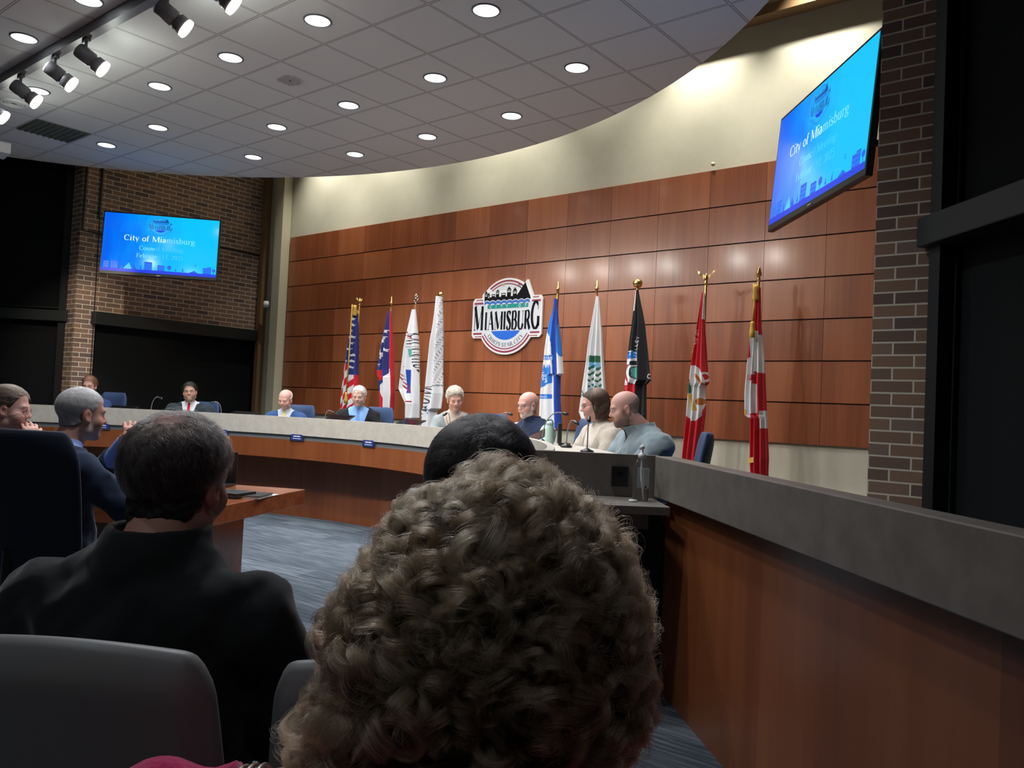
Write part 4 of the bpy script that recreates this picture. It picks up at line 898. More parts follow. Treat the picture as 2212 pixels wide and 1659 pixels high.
b10, hr10, H10 = person('person with cropped grey hair and white beard in navy suit, hands raised', h10, 88, (-.06, .06, 0), skin='red', build=1.15, neck=1.1, hair=((.34, .33, .33), (.22, .21, .21), const(.0035), reg_short(.006, nape=-.062), .0015), shirt=(.20, .28, .55), top=((.020, .032, .062), 'suit', 'jacket'), beard=((.46, .40, .37), .6), fine=.005, fold=.006,
       wrists=((-.01, .20, -.135), (.085, .19, -.125)), elbows=((-.24, .14, -.40), (.27, .10, -.40)))
strands(H10, b10, 'cropped_hair', hair_mat('cropped_grey_hair', (.42, .41, .40)), 9000, .012, lambda p: np.array([0, .3, -1.0]) + p * 2, lambda p: ((p[:, 2] > -.05) & ((p[:, 1] < .02) | (p[:, 2] > .062)) & (p[:, 2] > p[:, 1] * 1.2 - .02)) * 1.0, rx=(.0815, .1025, .087), lift=(.001, .001), rad=.00022, k=4)
t = office_chair('large navy swivel chair at the left edge seen from behind', *[float(v) for v in at(150, 1000, 3.35)[:2]], 0, 112, vinyl='dark_navy', hback=float(at(90, 925, 3.2)[2]), w=.56, seat=.48, group='dark chairs in the audience', recl=.06)
h11 = at(388, 1036, 1.53)
b11, hr11, H11 = person('person with thinning dark grey hair in black jacket seen from behind', h11, 121, (-.16, .04, .03), skin='red', build=1.14, neck=1.12, floor=0, hair=((.022, .019, .018), (.045, .04, .038), const(.006), reg_short(.0, nape=-.085)), top=((.012, .0145, .016), 'collar', 'jacket', cloth_mat('black_jacket_cloth', (.013, .016, .018), 500, .0006, .85, .25)), fine=.0045, coarse=.012, fold=.0055, seat=.44, bald=lambda v: 1.15 * np.exp(-((v[:, 0] / .048) ** 2 + ((v[:, 1] + .052) / .040) ** 2)) * (v[:, 2] > .03), neck_len=-.018,
       wrists=((-.17, .30, -.60), (.17, .30, -.60)), elbows=((-.27, .04, -.54), (.27, .04, -.54)))
m11 = lambda p: np.where(p[:, 2] > -.078, 1, 0) * np.where((p[:, 1] > .02) & (p[:, 2] < .055), 0, 1) * (1 - .95 * np.exp(-((p[:, 0] / .050) ** 2 + ((p[:, 1] + .055) / .042) ** 2)) * (p[:, 2] > .03)) * np.where((np.abs(p[:, 0]) > .06) & (np.abs(p[:, 1]) < .03) & (p[:, 2] < .012), 0, 1)
strands(H11, b11, 'grey_hair', hair_mat('dark_grey_hair', (.030, .026, .025), .3), 22000, .026, lambda p: np.stack([p[:, 0] * 6 + .15, -(p[:, 1] + .03) * 3 + .1, -1.0 + 0 * p[:, 0]], -1), m11, rx=(.0835, .105, .090), lift=(.004, .004), rad=.00016, k=7, jitter=.20, clump=300)
strands(H11, b11, 'silver_hair', hair_mat('silver_hair', (.30, .285, .28), .25), 2000, .025, lambda p: np.stack([p[:, 0] * 6 + .15, -(p[:, 1] + .03) * 3 + .1, -1.0 + 0 * p[:, 0]], -1), lambda p: m11(p) * np.where(p[:, 0] > .02, 1, .45), rx=(.084, .106, .091), lift=(.006, .005), rad=.00013, k=7, jitter=.28, clump=200)
h12 = at(1042, 1054, 1.72)
b12, hr12, H12 = person('person with short thick black hair seen from behind', h12, 118, (0, .10, 0), skin='tan', build=.92, hair=((.006, .0055, .006), (.014, .013, .013), const(.012), reg_short(.0, nape=-.09, burn=-.05)), top=((.02, .02, .022), 'crew', 'sweater'), fine=.0055, seat=.43)
fl12 = lambda p: np.stack([p[:, 0] * 9, -(p[:, 1] + .04) * 7, -.75 + 0 * p[:, 0]], -1)
strands(H12, b12, 'black_hair', hair_mat('black_hair', (.012, .011, .012), .28), 24000, .060, fl12, lambda p: ((p[:, 2] > -.06) & ((p[:, 1] < .02) | (p[:, 2] > .06))) * 1.0, rx=(.0975, .120, .1025), lift=(.010, .009), rad=.0002, k=10, jitter=.32, clump=420)

# ================================================================== serif lettering drawn with a broad pen
TK, TN = .105, .038
def GA(cx_, cy_, rx, ry, a0, a1, n=14): return ('p', [(cx_ + rx * math.cos(math.radians(a0 + (a1 - a0) * k / n)), cy_ + ry * math.sin(math.radians(a0 + (a1 - a0) * k / n))) for k in range(n + 1)])
def ST(x, y0, y1, sf='tb', w=1): return ('s', x, y0, y1, sf, w)
def PL(*p, w=None): return ('p', list(p), w) if w else ('p', list(p))
def LN_(a, b, w): return ('l', a, b, w)
GL = {
 'M': (.92, [ST(.12, 0, .7, 'tb', .45), ST(.80, 0, .7, 'tb'), LN_((.13, .7), (.45, .04), TK), LN_((.45, .04), (.78, .7), TN)]),
 'I': (.32, [ST(.16, 0, .7)]), 'A': (.70, [LN_((.34, .72), (.10, 0), TN), LN_((.34, .72), (.60, 0), TK), LN_((.17, .24), (.50, .24), TN), ('f', .03, .19, 0), ('f', .50, .70, 0)]),
 'S': (.50, [GA(.25, .53, .16, .16, 20, 210), GA(.25, .18, .18, .18, 30, -160), LN_((.11, .47), (.41, .26), TK * 1.05), LN_((.40, .70), (.40, .52), TN), LN_((.08, .18), (.08, 0), TN)]),
 'B': (.60, [ST(.14, 0, .7), GA(.30, .53, .17, .165, 90, -90), GA(.30, .19, .22, .185, 90, -90), LN_((.14, .695), (.30, .695), TN), LN_((.14, .37), (.30, .37), TN), LN_((.14, .005), (.30, .005), TN)]),
 'U': (.68, [ST(.14, .2, .7, 't'), ST(.56, .2, .7, 't', .45), GA(.35, .21, .21, .21, 180, 360)]),
 'R': (.64, [ST(.14, 0, .7), GA(.30, .53, .18, .165, 90, -90), LN_((.14, .695), (.30, .695), TN), LN_((.14, .37), (.30, .37), TN), LN_((.32, .37), (.58, .0), TK), ('f', .52, .66, 0)]),
 'G': (.72, [GA(.37, .35, .30, .35, 55, 325), ST(.60, .06, .32, 't'), LN_((.56, .68), (.56, .50), TN)]),
 'O': (.74, [GA(.37, .35, .30, .35, 0, 360, 24)]), 'H': (.74, [ST(.15, 0, .7), ST(.59, 0, .7), LN_((.15, .36), (.59, .36), TN)]),
 'T': (.62, [ST(.31, 0, .7, 'b'), LN_((.05, .69), (.57, .69), TN), LN_((.05, .69), (.05, .54), TN), LN_((.57, .69), (.57, .54), TN)]),
 'C': (.66, [GA(.37, .35, .30, .35, 50, 310), LN_((.57, .68), (.57, .50), TN)]), 'Y': (.66, [ST(.33, 0, .34, 'b'), LN_((.08, .7), (.33, .32), TK), LN_((.33, .32), (.58, .7), TN), ('f', .0, .17, .7), ('f', .50, .66, .7)]),
 "'": (.2, [LN_((.1, .7), (.09, .52), TK * .8)]), 'F': (.56, [ST(.15, 0, .7), LN_((.15, .69), (.52, .69), TN), LN_((.15, .37), (.42, .37), TN), LN_((.52, .69), (.52, .55), TN)]),
 'N': (.76, [ST(.13, 0, .7, 'tb', .45), ST(.62, 0, .7, 't', .45), LN_((.12, .7), (.62, .0), TK)]), 'V': (.7, [LN_((.08, .7), (.35, 0), TK), LN_((.35, 0), (.62, .7), TN)]), 'L': (.56, [ST(.15, 0, .7), LN_((.15, .01), (.52, .01), TN), LN_((.52, .01), (.52, .15), TN)]),
 'D': (.7, [ST(.14, 0, .7), GA(.28, .35, .32, .345, 90, -90)]), 'E': (.56, [ST(.15, 0, .7), LN_((.15, .69), (.5, .69), TN), LN_((.15, .36), (.42, .36), TN), LN_((.15, .01), (.5, .01), TN)]), 'K': (.66, [ST(.14, 0, .7), LN_((.16, .33), (.56, .7), TN), LN_((.24, .40), (.6, 0), TK)]),
 'i': (.26, [ST(.13, 0, .46), LN_((.13, .62), (.13, .70), TK)]), 't': (.32, [ST(.15, .06, .62, ''), LN_((.04, .45), (.30, .45), TN), GA(.24, .09, .08, .09, 180, 300, 6)]),
 'y': (.48, [LN_((.08, .46), (.25, .02), TK * .9), LN_((.42, .46), (.18, -.2), TN), ('f', .0, .17, .46), ('f', .34, .5, .46)]), 'o': (.50, [GA(.25, .23, .19, .23, 0, 360, 20)]),
 'f': (.32, [ST(.13, 0, .58, 'b'), GA(.24, .57, .11, .13, 180, 50, 6), LN_((.03, .45), (.27, .45), TN)]), 'a': (.46, [GA(.20, .33, .14, .13, 150, 0, 8), ST(.34, .04, .33, ''), GA(.20, .13, .13, .13, 60, 330, 12), LN_((.33, .28), (.16, .25), TN)]),
 'm': (.78, [ST(.11, 0, .46), ST(.38, 0, .32, 'b'), ST(.65, 0, .32, 'b'), GA(.25, .31, .13, .145, 160, 0, 8), GA(.52, .31, .13, .145, 160, 0, 8)]), 'n': (.52, [ST(.12, 0, .46), ST(.39, 0, .32, 'b'), GA(.255, .31, .135, .145, 160, 0, 8)]),
 's': (.38, [GA(.19, .34, .11, .115, 30, 210), GA(.19, .12, .13, .12, 30, -160), LN_((.09, .31), (.30, .17), TK * .9)]), 'b': (.50, [ST(.11, 0, .72, 't'), GA(.26, .22, .17, .22, 150, -150)]), 'u': (.52, [ST(.11, .12, .46, 't'), ST(.39, 0, .46, 'tb'), GA(.25, .13, .14, .13, 180, 360, 8)]),
 'r': (.36, [ST(.11, 0, .46), GA(.24, .32, .12, .12, 150, 30, 6)]), 'g': (.48, [GA(.22, .31, .15, .15, 0, 360, 16), GA(.23, -.07, .19, .12, 0, 360, 16), LN_((.12, .18), (.12, .06), TK * .8), LN_((.36, .42), (.47, .45), TN)]),
 'c': (.42, [GA(.23, .23, .18, .23, 50, 310)]), 'l': (.26, [ST(.13, 0, .74)]), 'e': (.44, [GA(.22, .23, .18, .23, 20, 320), LN_((.05, .26), (.40, .26), TN)]),
 '1': (.4, [ST(.2, 0, .7)]), '7': (.46, [LN_((.05, .68), (.42, .68), TK * .7), LN_((.42, .68), (.18, 0), TK * .8)]), ',': (.2, [LN_((.1, .06), (.07, -.1), TK * .8)]),
 '2': (.46, [GA(.22, .5, .17, .19, 170, -30), LN_((.38, .40), (.06, .03), TN * 1.5), LN_((.05, .03), (.42, .03), TK * .7)]), '0': (.5, [GA(.25, .35, .19, .35, 0, 360, 20)]), '5': (.46, [GA(.2, .22, .19, .22, 120, -140), LN_((.1, .68), (.40, .68), TK * .7), LN_((.1, .68), (.09, .40), TN)]),
 '8': (.5, [GA(.25, .53, .15, .16, 0, 360, 16), GA(.25, .18, .18, .18, 0, 360, 16)]), '9': (.48, [GA(.24, .48, .17, .21, 0, 360, 16), LN_((.41, .48), (.22, 0), TN * 1.4)]), '&': (.7, [GA(.3, .52, .14, .16, 0, 360, 14), GA(.3, .18, .2, .18, 60, 350), LN_((.22, .42), (.62, 0), TK)]), ' ': (.28, [])}
def text_quads(txt, sans=False, track=0.0, bold=1.0):
    """list of quads (4 xy points) for a line of lettering in em units, and its width"""
    tn = TK if sans else TN; out = []; x0 = 0
    def seg(a, b, wa, wb):
        if wa > .05: wa *= bold
        if wb > .05: wb *= bold
        dx, dy = b[0] - a[0], b[1] - a[1]; l = math.hypot(dx, dy) + 1e-9; nx, ny = -dy / l, dx / l
        out.append([(x0 + a[0] + nx * wa / 2, a[1] + ny * wa / 2), (x0 + a[0] - nx * wa / 2, a[1] - ny * wa / 2), (x0 + b[0] - nx * wb / 2, b[1] - ny * wb / 2), (x0 + b[0] + nx * wb / 2, b[1] + ny * wb / 2)])
    for ch in txt:
        wdt, pr = GL.get(ch, GL[' '])
        for g in pr:
            if g[0] == 's':
                _, x, y0, y1, sf, wf = g; ww = TK if sans else max(TN, TK * wf); seg((x, y0), (x, y1), ww, ww)
                if not sans:
                    if 't' in sf: seg((x - ww / 2 - .055, y1 - .012), (x + ww / 2 + .055, y1 - .012), .024, .024)
                    if 'b' in sf: seg((x - ww / 2 - .055, y0 + .012), (x + ww / 2 + .055, y0 + .012), .024, .024)
            elif g[0] == 'l': seg(g[1], g[2], max(g[3], tn), max(g[3], tn))
            elif g[0] == 'f':
                if not sans: seg((g[1], g[3] + (.012 if g[3] == 0 else -.012)), (g[2], g[3] + (.012 if g[3] == 0 else -.012)), .024, .024)
            else:
                P_ = g[1]; wd = []
                for k in range(len(P_)):
                    a, b = P_[max(k - 1, 0)], P_[min(k + 1, len(P_) - 1)]; l = math.hypot(b[0] - a[0], b[1] - a[1]) + 1e-9; wd.append(tn + (TK - tn) * (abs(b[1] - a[1]) / l) ** 1.3)
                L1, L2 = [], []; closed = math.hypot(P_[0][0] - P_[-1][0], P_[0][1] - P_[-1][1]) < 1e-6
                for k in range(len(P_)):
                    a = P_[k - 1] if k > 0 else (P_[-2] if closed else P_[0]); b = P_[k + 1] if k < len(P_) - 1 else (P_[1] if closed else P_[-1]); l = math.hypot(b[0] - a[0], b[1] - a[1]) + 1e-9; w2 = wd[k] * (bold if wd[k] > .05 else 1 + (bold - 1) * .3) / 2
                    nx, ny = -(b[1] - a[1]) / l * w2, (b[0] - a[0]) / l * w2; L1.append((x0 + P_[k][0] + nx, P_[k][1] + ny)); L2.append((x0 + P_[k][0] - nx, P_[k][1] - ny))
                for k in range(len(P_) - 1): out.append([L1[k], L2[k], L2[k + 1], L1[k + 1]])
        x0 += wdt + track
    return out, x0 - track
class Art:
    """flat artwork: coloured polygons stacked in thin layers; xy to object space by f(x, y, layer)"""
    def __init__(s, f): s.mb = MB(); s.f = f
    def poly(s, pts, m, lay=0): s.mb.add([s.f(x, y, lay) for x, y in pts], [tuple(range(len(pts)))], m); return s
    def quads(s, qs, m, lay=0):
        for q in qs: s.mb.add([s.f(x, y, lay) for x, y in q], [(0, 1, 2, 3)], m)
        return s
    def text(s, txt, x, y, size, m, lay=0, sx=1.0, anchor='c', sans=False, track=0.0, fn=None, bold=1.0):
        q, w_ = text_quads(txt, sans, track, bold); off = {'c': -w_ / 2, 'l': 0, 'r': -w_}[anchor]
        g = fn or (lambda u, v: (x + u, y + v))
        return s.quads([[g((u + off) * size * sx, v * size) for u, v in qd] for qd in q], m, lay)
    def ring(s, cx_, cy_, r0, r1, a0, a1, m, lay=0, n=40):
        for k in range(n):
            a, b = math.radians(a0 + (a1 - a0) * k / n), math.radians(a0 + (a1 - a0) * (k + 1) / n)
            s.poly([(cx_ + r0 * math.cos(a), cy_ + r0 * math.sin(a)), (cx_ + r1 * math.cos(a), cy_ + r1 * math.sin(a)), (cx_ + r1 * math.cos(b), cy_ + r1 * math.sin(b)), (cx_ + r0 * math.cos(b), cy_ + r0 * math.sin(b))], m, lay)
        return s
def city_emblem(A, s, ox, oy, C):
    """the city emblem; s is the size of one design unit (design is about 1544 wide)"""
    T = lambda p: (ox + p[0] * s, oy + p[1] * s); PP = lambda ps, m, l: A.poly([T(p) for p in ps], m, l)
    rect = lambda x0, y0, x1, y1, m, l: PP([(x0, y0), (x1, y0), (x1, y1), (x0, y1)], m, l)
    circ = [(600 * math.cos(a), 600 * math.sin(a)) for a in [2 * PI * k / 60 for k in range(60)]]
    PP([(p[0] * .985, p[1] * .985) for p in circ], C['face'], 1); rect(-745, -305, 745, 285, C['face'], 1.2)
    for r0, r1 in ((602, 632), (556, 574)):
        A.ring(ox, oy, r0 * s, r1 * s, 27, 153, C['red'], 2); A.ring(ox, oy, r0 * s, r1 * s, 212, 328, C['red'], 2)
    for sg in (-1, 1):
        for y, h, x1 in ((245, 34, 740), (305, 16, 700), (-292, 30, 740), (-345, 14, 700)):
            xi = 520 if y > 0 else 540
            rect(min(sg * xi, sg * x1), y - h / 2, max(sg * xi, sg * x1), y + h / 2, C['red'], 2.2)
    # river and skyline
    base = []; n = 56
    for k in range(n + 1): x = -510 + 1020 * k / n; base.append((x, 268 + 26 * abs(math.sin((x + 510) / 128 * PI))) )
    white = [(-545, 300), (-545, 400), (-440, 480), (-400, 500), (-330, 440), (330, 470), (420, 600), (455, 600), (580, 330), (545, 225), (-520, 205)]
    PP(white, C['rim'], 2.4)
    for k in range(n):
        (xa, ya), (xb, yb) = base[k], base[k + 1]
        PP([(xa, ya - 12), (xb, yb - 12), (xb, yb - 62), (xa, ya - 62)], C['blue2'], 2.8)
        PP([(xa, ya), (xb, yb), (xb, 345), (xa, 345)], C['ink'], 2.8)
    PP([(200, 330), (530, 285), (395, 570)], C['ink'], 3); 
    for x0, x1, y1, roof in ((-510, -440, 400, 460), (-440, -390, 370, 430), (-350, -270, 400, 400), (-250, -175, 430, 470), (-130, -30, 410, 410), (0, 90, 450, 510), (130, 220, 420, 490)):
        rect(x0, 330, x1, y1, C['ink'], 3); PP([(x0 - 12, y1), (x1 + 12, y1), ((x0 + x1) / 2, roof + 6)], C['ink'], 3)
        rect(x0 + 12, y1 - 34, x1 - 12, y1 - 18, C['rim'], 3.4); rect(x0 + 10, y1 - 2, x1 - 10, y1 + 6, C['rim'], 3.4)
    A.ring(ox + 262 * s, oy + 520 * s, 14 * s, 26 * s, 0, 360, C['ink'], 3.2, 16); rect(257, 400, 266, 500, C['rim'], 3.4)
    star = []
    for k in range(10): a = PI / 2 + k * PI / 5; rr_ = 42 if k % 2 == 0 else 14; star.append((-80 + rr_ * math.cos(a), 545 + rr_ * math.sin(a)))
    PP(star, C['star'], 3.4)
    rect(-430, 140, 480, 212, C['teal'], 3)
    for k, ch in enumerate('CITY'): A.text(ch, ox + (-355 + k * 122) * s, oy + 152 * s, 70 * s, C['rim'], 3.6, sans=True)
    for k, ch in enumerate('OF'): A.text(ch, ox + (290 + k * 135) * s, oy + 152 * s, 70 * s, C['rim'], 3.6, sans=True)
    A.text('M', ox - 630 * s, oy - 232 * s, 610 * s, C['ink'], 3.2, sx=.41, bold=2.0)
    A.text('IAMISBUR', ox + 25 * s, oy - 232 * s, 452 * s, C['ink'], 3.2, sx=.47, track=.02, bold=1.9)
    A.text('G', ox + 640 * s, oy - 225 * s, 640 * s, C['ink'], 3.2, sx=.40, bold=1.9)
    seg_ = [(410 * math.cos(a), 410 * math.sin(a)) for a in [math.radians(218 + 104 * k / 30) for k in range(31)]]; PP(seg_, C['blue'], 2.6)
    q, w_ = text_quads("OHIO'S STAR CITY", False, .02, 1.25); R0 = 532; sz = 98 * 1.0
    def bend(u, v): a = math.radians(270) + (u * sz) / 500; r_ = (R0 - v * sz); return T((r_ * math.cos(a), r_ * math.sin(a)))
    A.quads([[bend(u - w_ / 2, v) for u, v in qd] for qd in q], C['text'], 3)
MT.update(sg_face=mat('sign_face', (.66, .69, .72), .4), sg_rim=mat('sign_white', (.80, .80, .80), .4), sg_red=mat('sign_maroon', (.27, .02, .055), .4), sg_ink=mat('sign_black', (.006, .006, .009), .8, spec=.15),
          sg_blue=mat('sign_blue', (.010, .13, .62), .4), sg_blue2=mat('sign_river', (.03, .15, .50), .4), sg_teal=mat('sign_teal', (.0, .26, .24), .4), sg_star=mat('sign_star', (.55, .42, .15), .4), sg_text=mat('sign_grey_text', (.06, .07, .09), .4))
s_ = 1.12 / 1544; p = aty(1093, 683, WY - .05)
sg = thing('city_sign', 'white city emblem sign on the panelled wall between the flags', 'sign', (float(p[0]), WY - .02, float(p[2])))
# backing board, cut to the outline
out = MB(); XF = lambda x, y, z: (x, -z, y)
out.prism([(665 * s_ * math.cos(2 * PI * k / 72), 665 * s_ * math.sin(2 * PI * k / 72)) for k in range(72)], .0, .028, 'sg_rim', XF).build('round_board', sg)
o2 = MB().prism([(-775 * s_, -325 * s_), (-735 * s_, -372 * s_), (735 * s_, -372 * s_), (775 * s_, -325 * s_), (775 * s_, 275 * s_), (735 * s_, 335 * s_), (-735 * s_, 335 * s_), (-775 * s_, 275 * s_)], .001, .0285, 'sg_rim', XF).build('banner_board', sg)
MB().prism([(x * s_, y * s_) for x, y in ((-560, 290), (-560, 400), (-440, 495), (-395, 510), (340, 500), (425, 612), (458, 612), (595, 300))], .002, .0282, 'sg_rim', XF).build('skyline_board', sg)
art = Art(lambda x, y, l: (x, -.0285 - l * .0007, y))
city_emblem(art, s_, 0, 0, dict(face='sg_face', rim='sg_rim', red='sg_red', ink='sg_ink', blue='sg_blue', blue2='sg_blue2', teal='sg_teal', star='sg_star', text='sg_text'))
art.mb.build('painted_emblem', sg)

# ================================================================== wall screens
def screen_mat():
    m = mat('screen_picture', (.0, .0, .0), .12, spec=.5); nt, N, L, B = NT(m)
    t = N.new('ShaderNodeTexCoord'); s = N.new('ShaderNodeSeparateXYZ'); L.new(t.outputs['Object'], s.inputs[0])
    u = mth(nt, 'MULTIPLY_ADD', s.outputs[0], 1 / 1.46, .5); mp = N.new('ShaderNodeMapping'); mp.inputs['Scale'].default_value = (3.2, 1, 1.3); mp.inputs['Rotation'].default_value = (0, .35, 0); L.new(t.outputs['Object'], mp.inputs[0])
    n = noise(nt, mp.outputs[0], 1.5, 5, .6, .6)
    f = mth(nt, 'ADD', mth(nt, 'MULTIPLY', u, .75), mth(nt, 'MULTIPLY', n, .55))
    L.new(ramp(nt, f, [(.28, (.0, .12, .85)), (.48, (.0, .22, 1.0)), (.62, (.0, .42, 1.0)), (.85, (.0, .52, 1.0))]), B.inputs['Emission Color']); B.inputs['Emission Strength'].default_value = .185
    return m
MT['screen'] = screen_mat()
def em(n, c, e=.185): return mat(n, (0, 0, 0), .3, emit=c, estr=e)
MT.update(sc_ink=em('screen_dark_blue', (.0, .055, .36)), sc_mid=em('screen_mid_blue', (.0, .16, .62)), sc_white=em('screen_white', (.75, .97, 1.0), .2), sc_pale=em('screen_pale', (.22, .74, 1.0)), sc_faint=em('screen_faint', (.05, .56, 1.0)), sc_sky=em('screen_skyline', (.0, .10, .80)), sc_bar=em('screen_bar', (.0, .035, .72)), sc_face=em('screen_emblem_face', (.0, .46, .95)))
def tv(label, pl, pr, tilt, w=1.5, h=.86):
    """pl, pr: world points of the middle of the left and right edges as seen from the room"""
    c = (Vector(pl) + Vector(pr)) / 2; d = Vector(pr) - Vector(pl); rz = math.atan2(d.y, d.x)
    t = thing('wall_screen', label, 'screen', c, rz); t.rotation_euler = (tilt, 0, rz)      # local -y faces the room
    MB().box((0, .030, 0), (w, .045, h), 'black').build('casing', t, bevel=.006)
    MB().box((0, .066, -.02), (w * .62, .04, h * .6), 'black').box((0, .066, -h * .36), (w * .5, .035, .10), 'black').build('rear_housing', t, bevel=.006)
    W2, H2, zc = w - .036, h - .066, .012
    MB().add([(-W2 / 2, .0058, zc - H2 / 2), (W2 / 2, .0058, zc - H2 / 2), (W2 / 2, .0058, zc + H2 / 2), (-W2 / 2, .0058, zc + H2 / 2)], [(0, 1, 2, 3)], 'screen').build('display', t)
    MB().box((0, .004, -h / 2 + .020), (.055, .004, .007), 'chrome').build('maker_plate', t)
    A = Art(lambda x, y, l: (x, .0054 - l * .00018, y + zc)); C = dict(face='sc_face', rim='sc_face', red='sc_mid', ink='sc_ink', blue='sc_bar', blue2='sc_mid', teal='sc_mid', star='sc_face', text='sc_mid')
    city_emblem(A, .31 / 1544, -.02, H2 / 2 - .145, C)
    A.text('City of Mia', -.47, .035, .105, 'sc_white', 1, anchor='l', track=.035); q, w1 = text_quads('City of Mia', False, .035)
    A.text('misburg', -.47 + (w1 + .035) * .105, .035, .105, 'sc_pale', 1, anchor='l', track=.035)
    A.text('Counc', -.27, -.085, .078, 'sc_pale', 1, anchor='l', track=.03); q, w1 = text_quads('Counc', False, .03); A.text('il Meeting', -.27 + (w1 + .03) * .078, -.085, .078, 'sc_faint', 1, anchor='l', track=.03)
    A.text('Februar', -.30, -.19, .078, 'sc_pale', 1, anchor='l', track=.03); q, w1 = text_quads('Februar', False, .03); A.text('y 17, 2025', -.30 + (w1 + .03) * .078, -.19, .078, 'sc_faint', 1, anchor='l', track=.03)
    yb = -H2 / 2; A.poly([(-W2 / 2, yb), (W2 / 2, yb), (W2 / 2, yb + .042), (-W2 / 2, yb + .042)], 'sc_bar', .5)
    rng = random.Random(3)
    def rc(x, y, a, b, m, l): A.poly([(x, y), (x + a, y), (x + a, y + b), (x, y + b)], m, l)
    for x, wd, ht in ((-.70, .07, .09), (-.61, .09, .10), (-.48, .02, .05), (-.19, .10, .11), (-.02, .09, .075), (.56, .05, .08), (.61, .055, .095)):
        rc(x, yb + .042, wd, ht, 'sc_sky', .6)
        for i in range(int(wd / .022)):
            for j in range(int(ht / .03)): rc(x + .008 + i * .022, yb + .055 + j * .03, .008, .012, 'sc_face', .8)
    A.poly([(-.45, yb + .042), (-.38, yb + .13), (-.34, yb + .042)], 'sc_faint', .6); A.poly([(-.36, yb + .042), (-.32, yb + .11), (-.28, yb + .042)], 'sc_sky', .55)
    for x, r_ in ((.13, .028), (.70, .022)): A.ring(x, yb + .095, 0, r_, 0, 360, 'sc_sky', .7, 14); rc(x - .004, yb + .042, .008, .04, 'sc_sky', .7)
    for x, ht in ((.20, .045), (.29, .06), (-.24, .06)): A.poly([(x, yb + .05), (x + .012, yb + .05 + ht), (x + .024, yb + .05)], 'sc_sky', .7)
    A.ring(.47, yb + .15, .010, .017, 90, 270, 'sc_sky', .7, 8); A.poly([(.38, yb + .042), (.45, yb + .075), (.50, yb + .042)], 'sc_sky', .7)
    A.mb.build('slide_artwork', t)
    return t
def mount(label, p0, p1, z):
    t = thing('screen_mount', label, 'bracket', (p0[0], p0[1], z)); d = Vector((p1[0] - p0[0], p1[1] - p0[1], 0))
    MB().box((d.x * .97, d.y * .97, 0), (.05, .05, .42), 'black').build('wall_plate', t)
    MB().tube([(0, 0, .08), (d.x, d.y, .08)], .022, 8, 'black').build('swing_arm', t); MB().tube([(0, 0, -.08), (d.x, d.y, -.08)], .022, 8, 'black').build('swing_arm', t)
    return t
plr, prr = at(1670, 385, 6.1), at(1886, 207, 4.6); tvr = tv('large screen on the right brick pier, steeply angled', plr, prr, -.085)
cz = (plr[2] + prr[2]) / 2
for q in (plr, prr): q[2] = cz
tvr.location.z = cz
mount('black swing arm holding the right screen to the brick pier', (-1.62, 5.13), (-1.285, 5.3), cz - .02)
cl = at(347, 531, 11.0); e_ = Vector((.62, .78)).normalized() if False else Vector((.655, .755)).normalized()
tvl = tv('large screen on the left brick wall, seen almost square on', cl - np.array([e_.x, e_.y, 0]) * .75, cl + np.array([e_.x, e_.y, 0]) * .75, -.085)
mount('black swing arm holding the left screen to the brick wall', (cl[0] - .08, cl[1] + .05), (LX, cl[1] + .25), cl[2])
mb = MB(); ca = lambda x, y: tuple(at(x, y, 4.98))
tag(mb.tube(bez(ca(1868, 205), ca(1880, 200), ca(1888, 196), ca(1904, 188)), .006, 6, 'black').tube(bez(ca(1872, 236), ca(1884, 228), ca(1890, 206), ca(1903, 190)), .005, 6, 'black').build('screen_cable'), 'thin black cables between the right screen and the pier', 'cable')
# security camera and conduits
p = aty(575, 656, WY - .16)
t = thing('security_camera', 'white turret security camera on the cream corner post', 'camera', (float(p[0]), WY - .01, float(p[2])))
MB().lathe([(.0, 0), (.058, 0), (.060, .03), (.055, .055), (.0, .06)], n=24, m='white_plastic', R=Matrix.Rotation(PI / 2, 3, 'X')).build('camera_base', t, smooth=True)
MB().lathe([(.0, -.05), (.04, -.045), (.055, -.02), (.057, .03), (.050, .05), (.03, .058), (0, .06)], (-.035, -.11, -.005), 24, 'white_plastic', Matrix.Rotation(PI / 2, 3, 'X') @ Matrix.Rotation(-.6, 3, 'Y')).build('camera_ball', t, smooth=True)
MB().lathe([(.0, .0605), (.026, .058), (.030, .052)], (-.035, -.11, -.005), 20, 'black_gloss', Matrix.Rotation(PI / 2, 3, 'X') @ Matrix.Rotation(-.6, 3, 'Y')).build('camera_lens', t, smooth=True)
mt = mat('conduit_brown', (.030, .018, .014), .5); MT['conduit'] = mt
def Lp(x, y): q = atx(x, y, LX + .02); return (LX + .02, float(q[1]), float(q[2]))
tag(MB().tube([(LX + .02, Lp(186, 470)[1], 6.0), Lp(178, 497), Lp(228, 509)], .018, 8, 'conduit').build('conduit_pipe'), 'dark conduit turning from the ceiling to the left screen', 'conduit')
tag(MB().tube([(LX + .02, Lp(220, 470)[1], 6.0), Lp(214, 470)], .018, 8, 'conduit').build('conduit_pipe'), 'straight dark conduit dropping beside the left screen', 'conduit')
tag(MB().tube([Lp(463, 531), Lp(574, 555)], .020, 8, 'conduit').tube([(LX + .01, Lp(574, 555)[1], Lp(574, 555)[2]), (LX + .07, Lp(574, 555)[1], Lp(574, 555)[2])], .03, 8, 'conduit').build('conduit_pipe'), 'dark conduit running from the left screen to the corner', 'conduit')

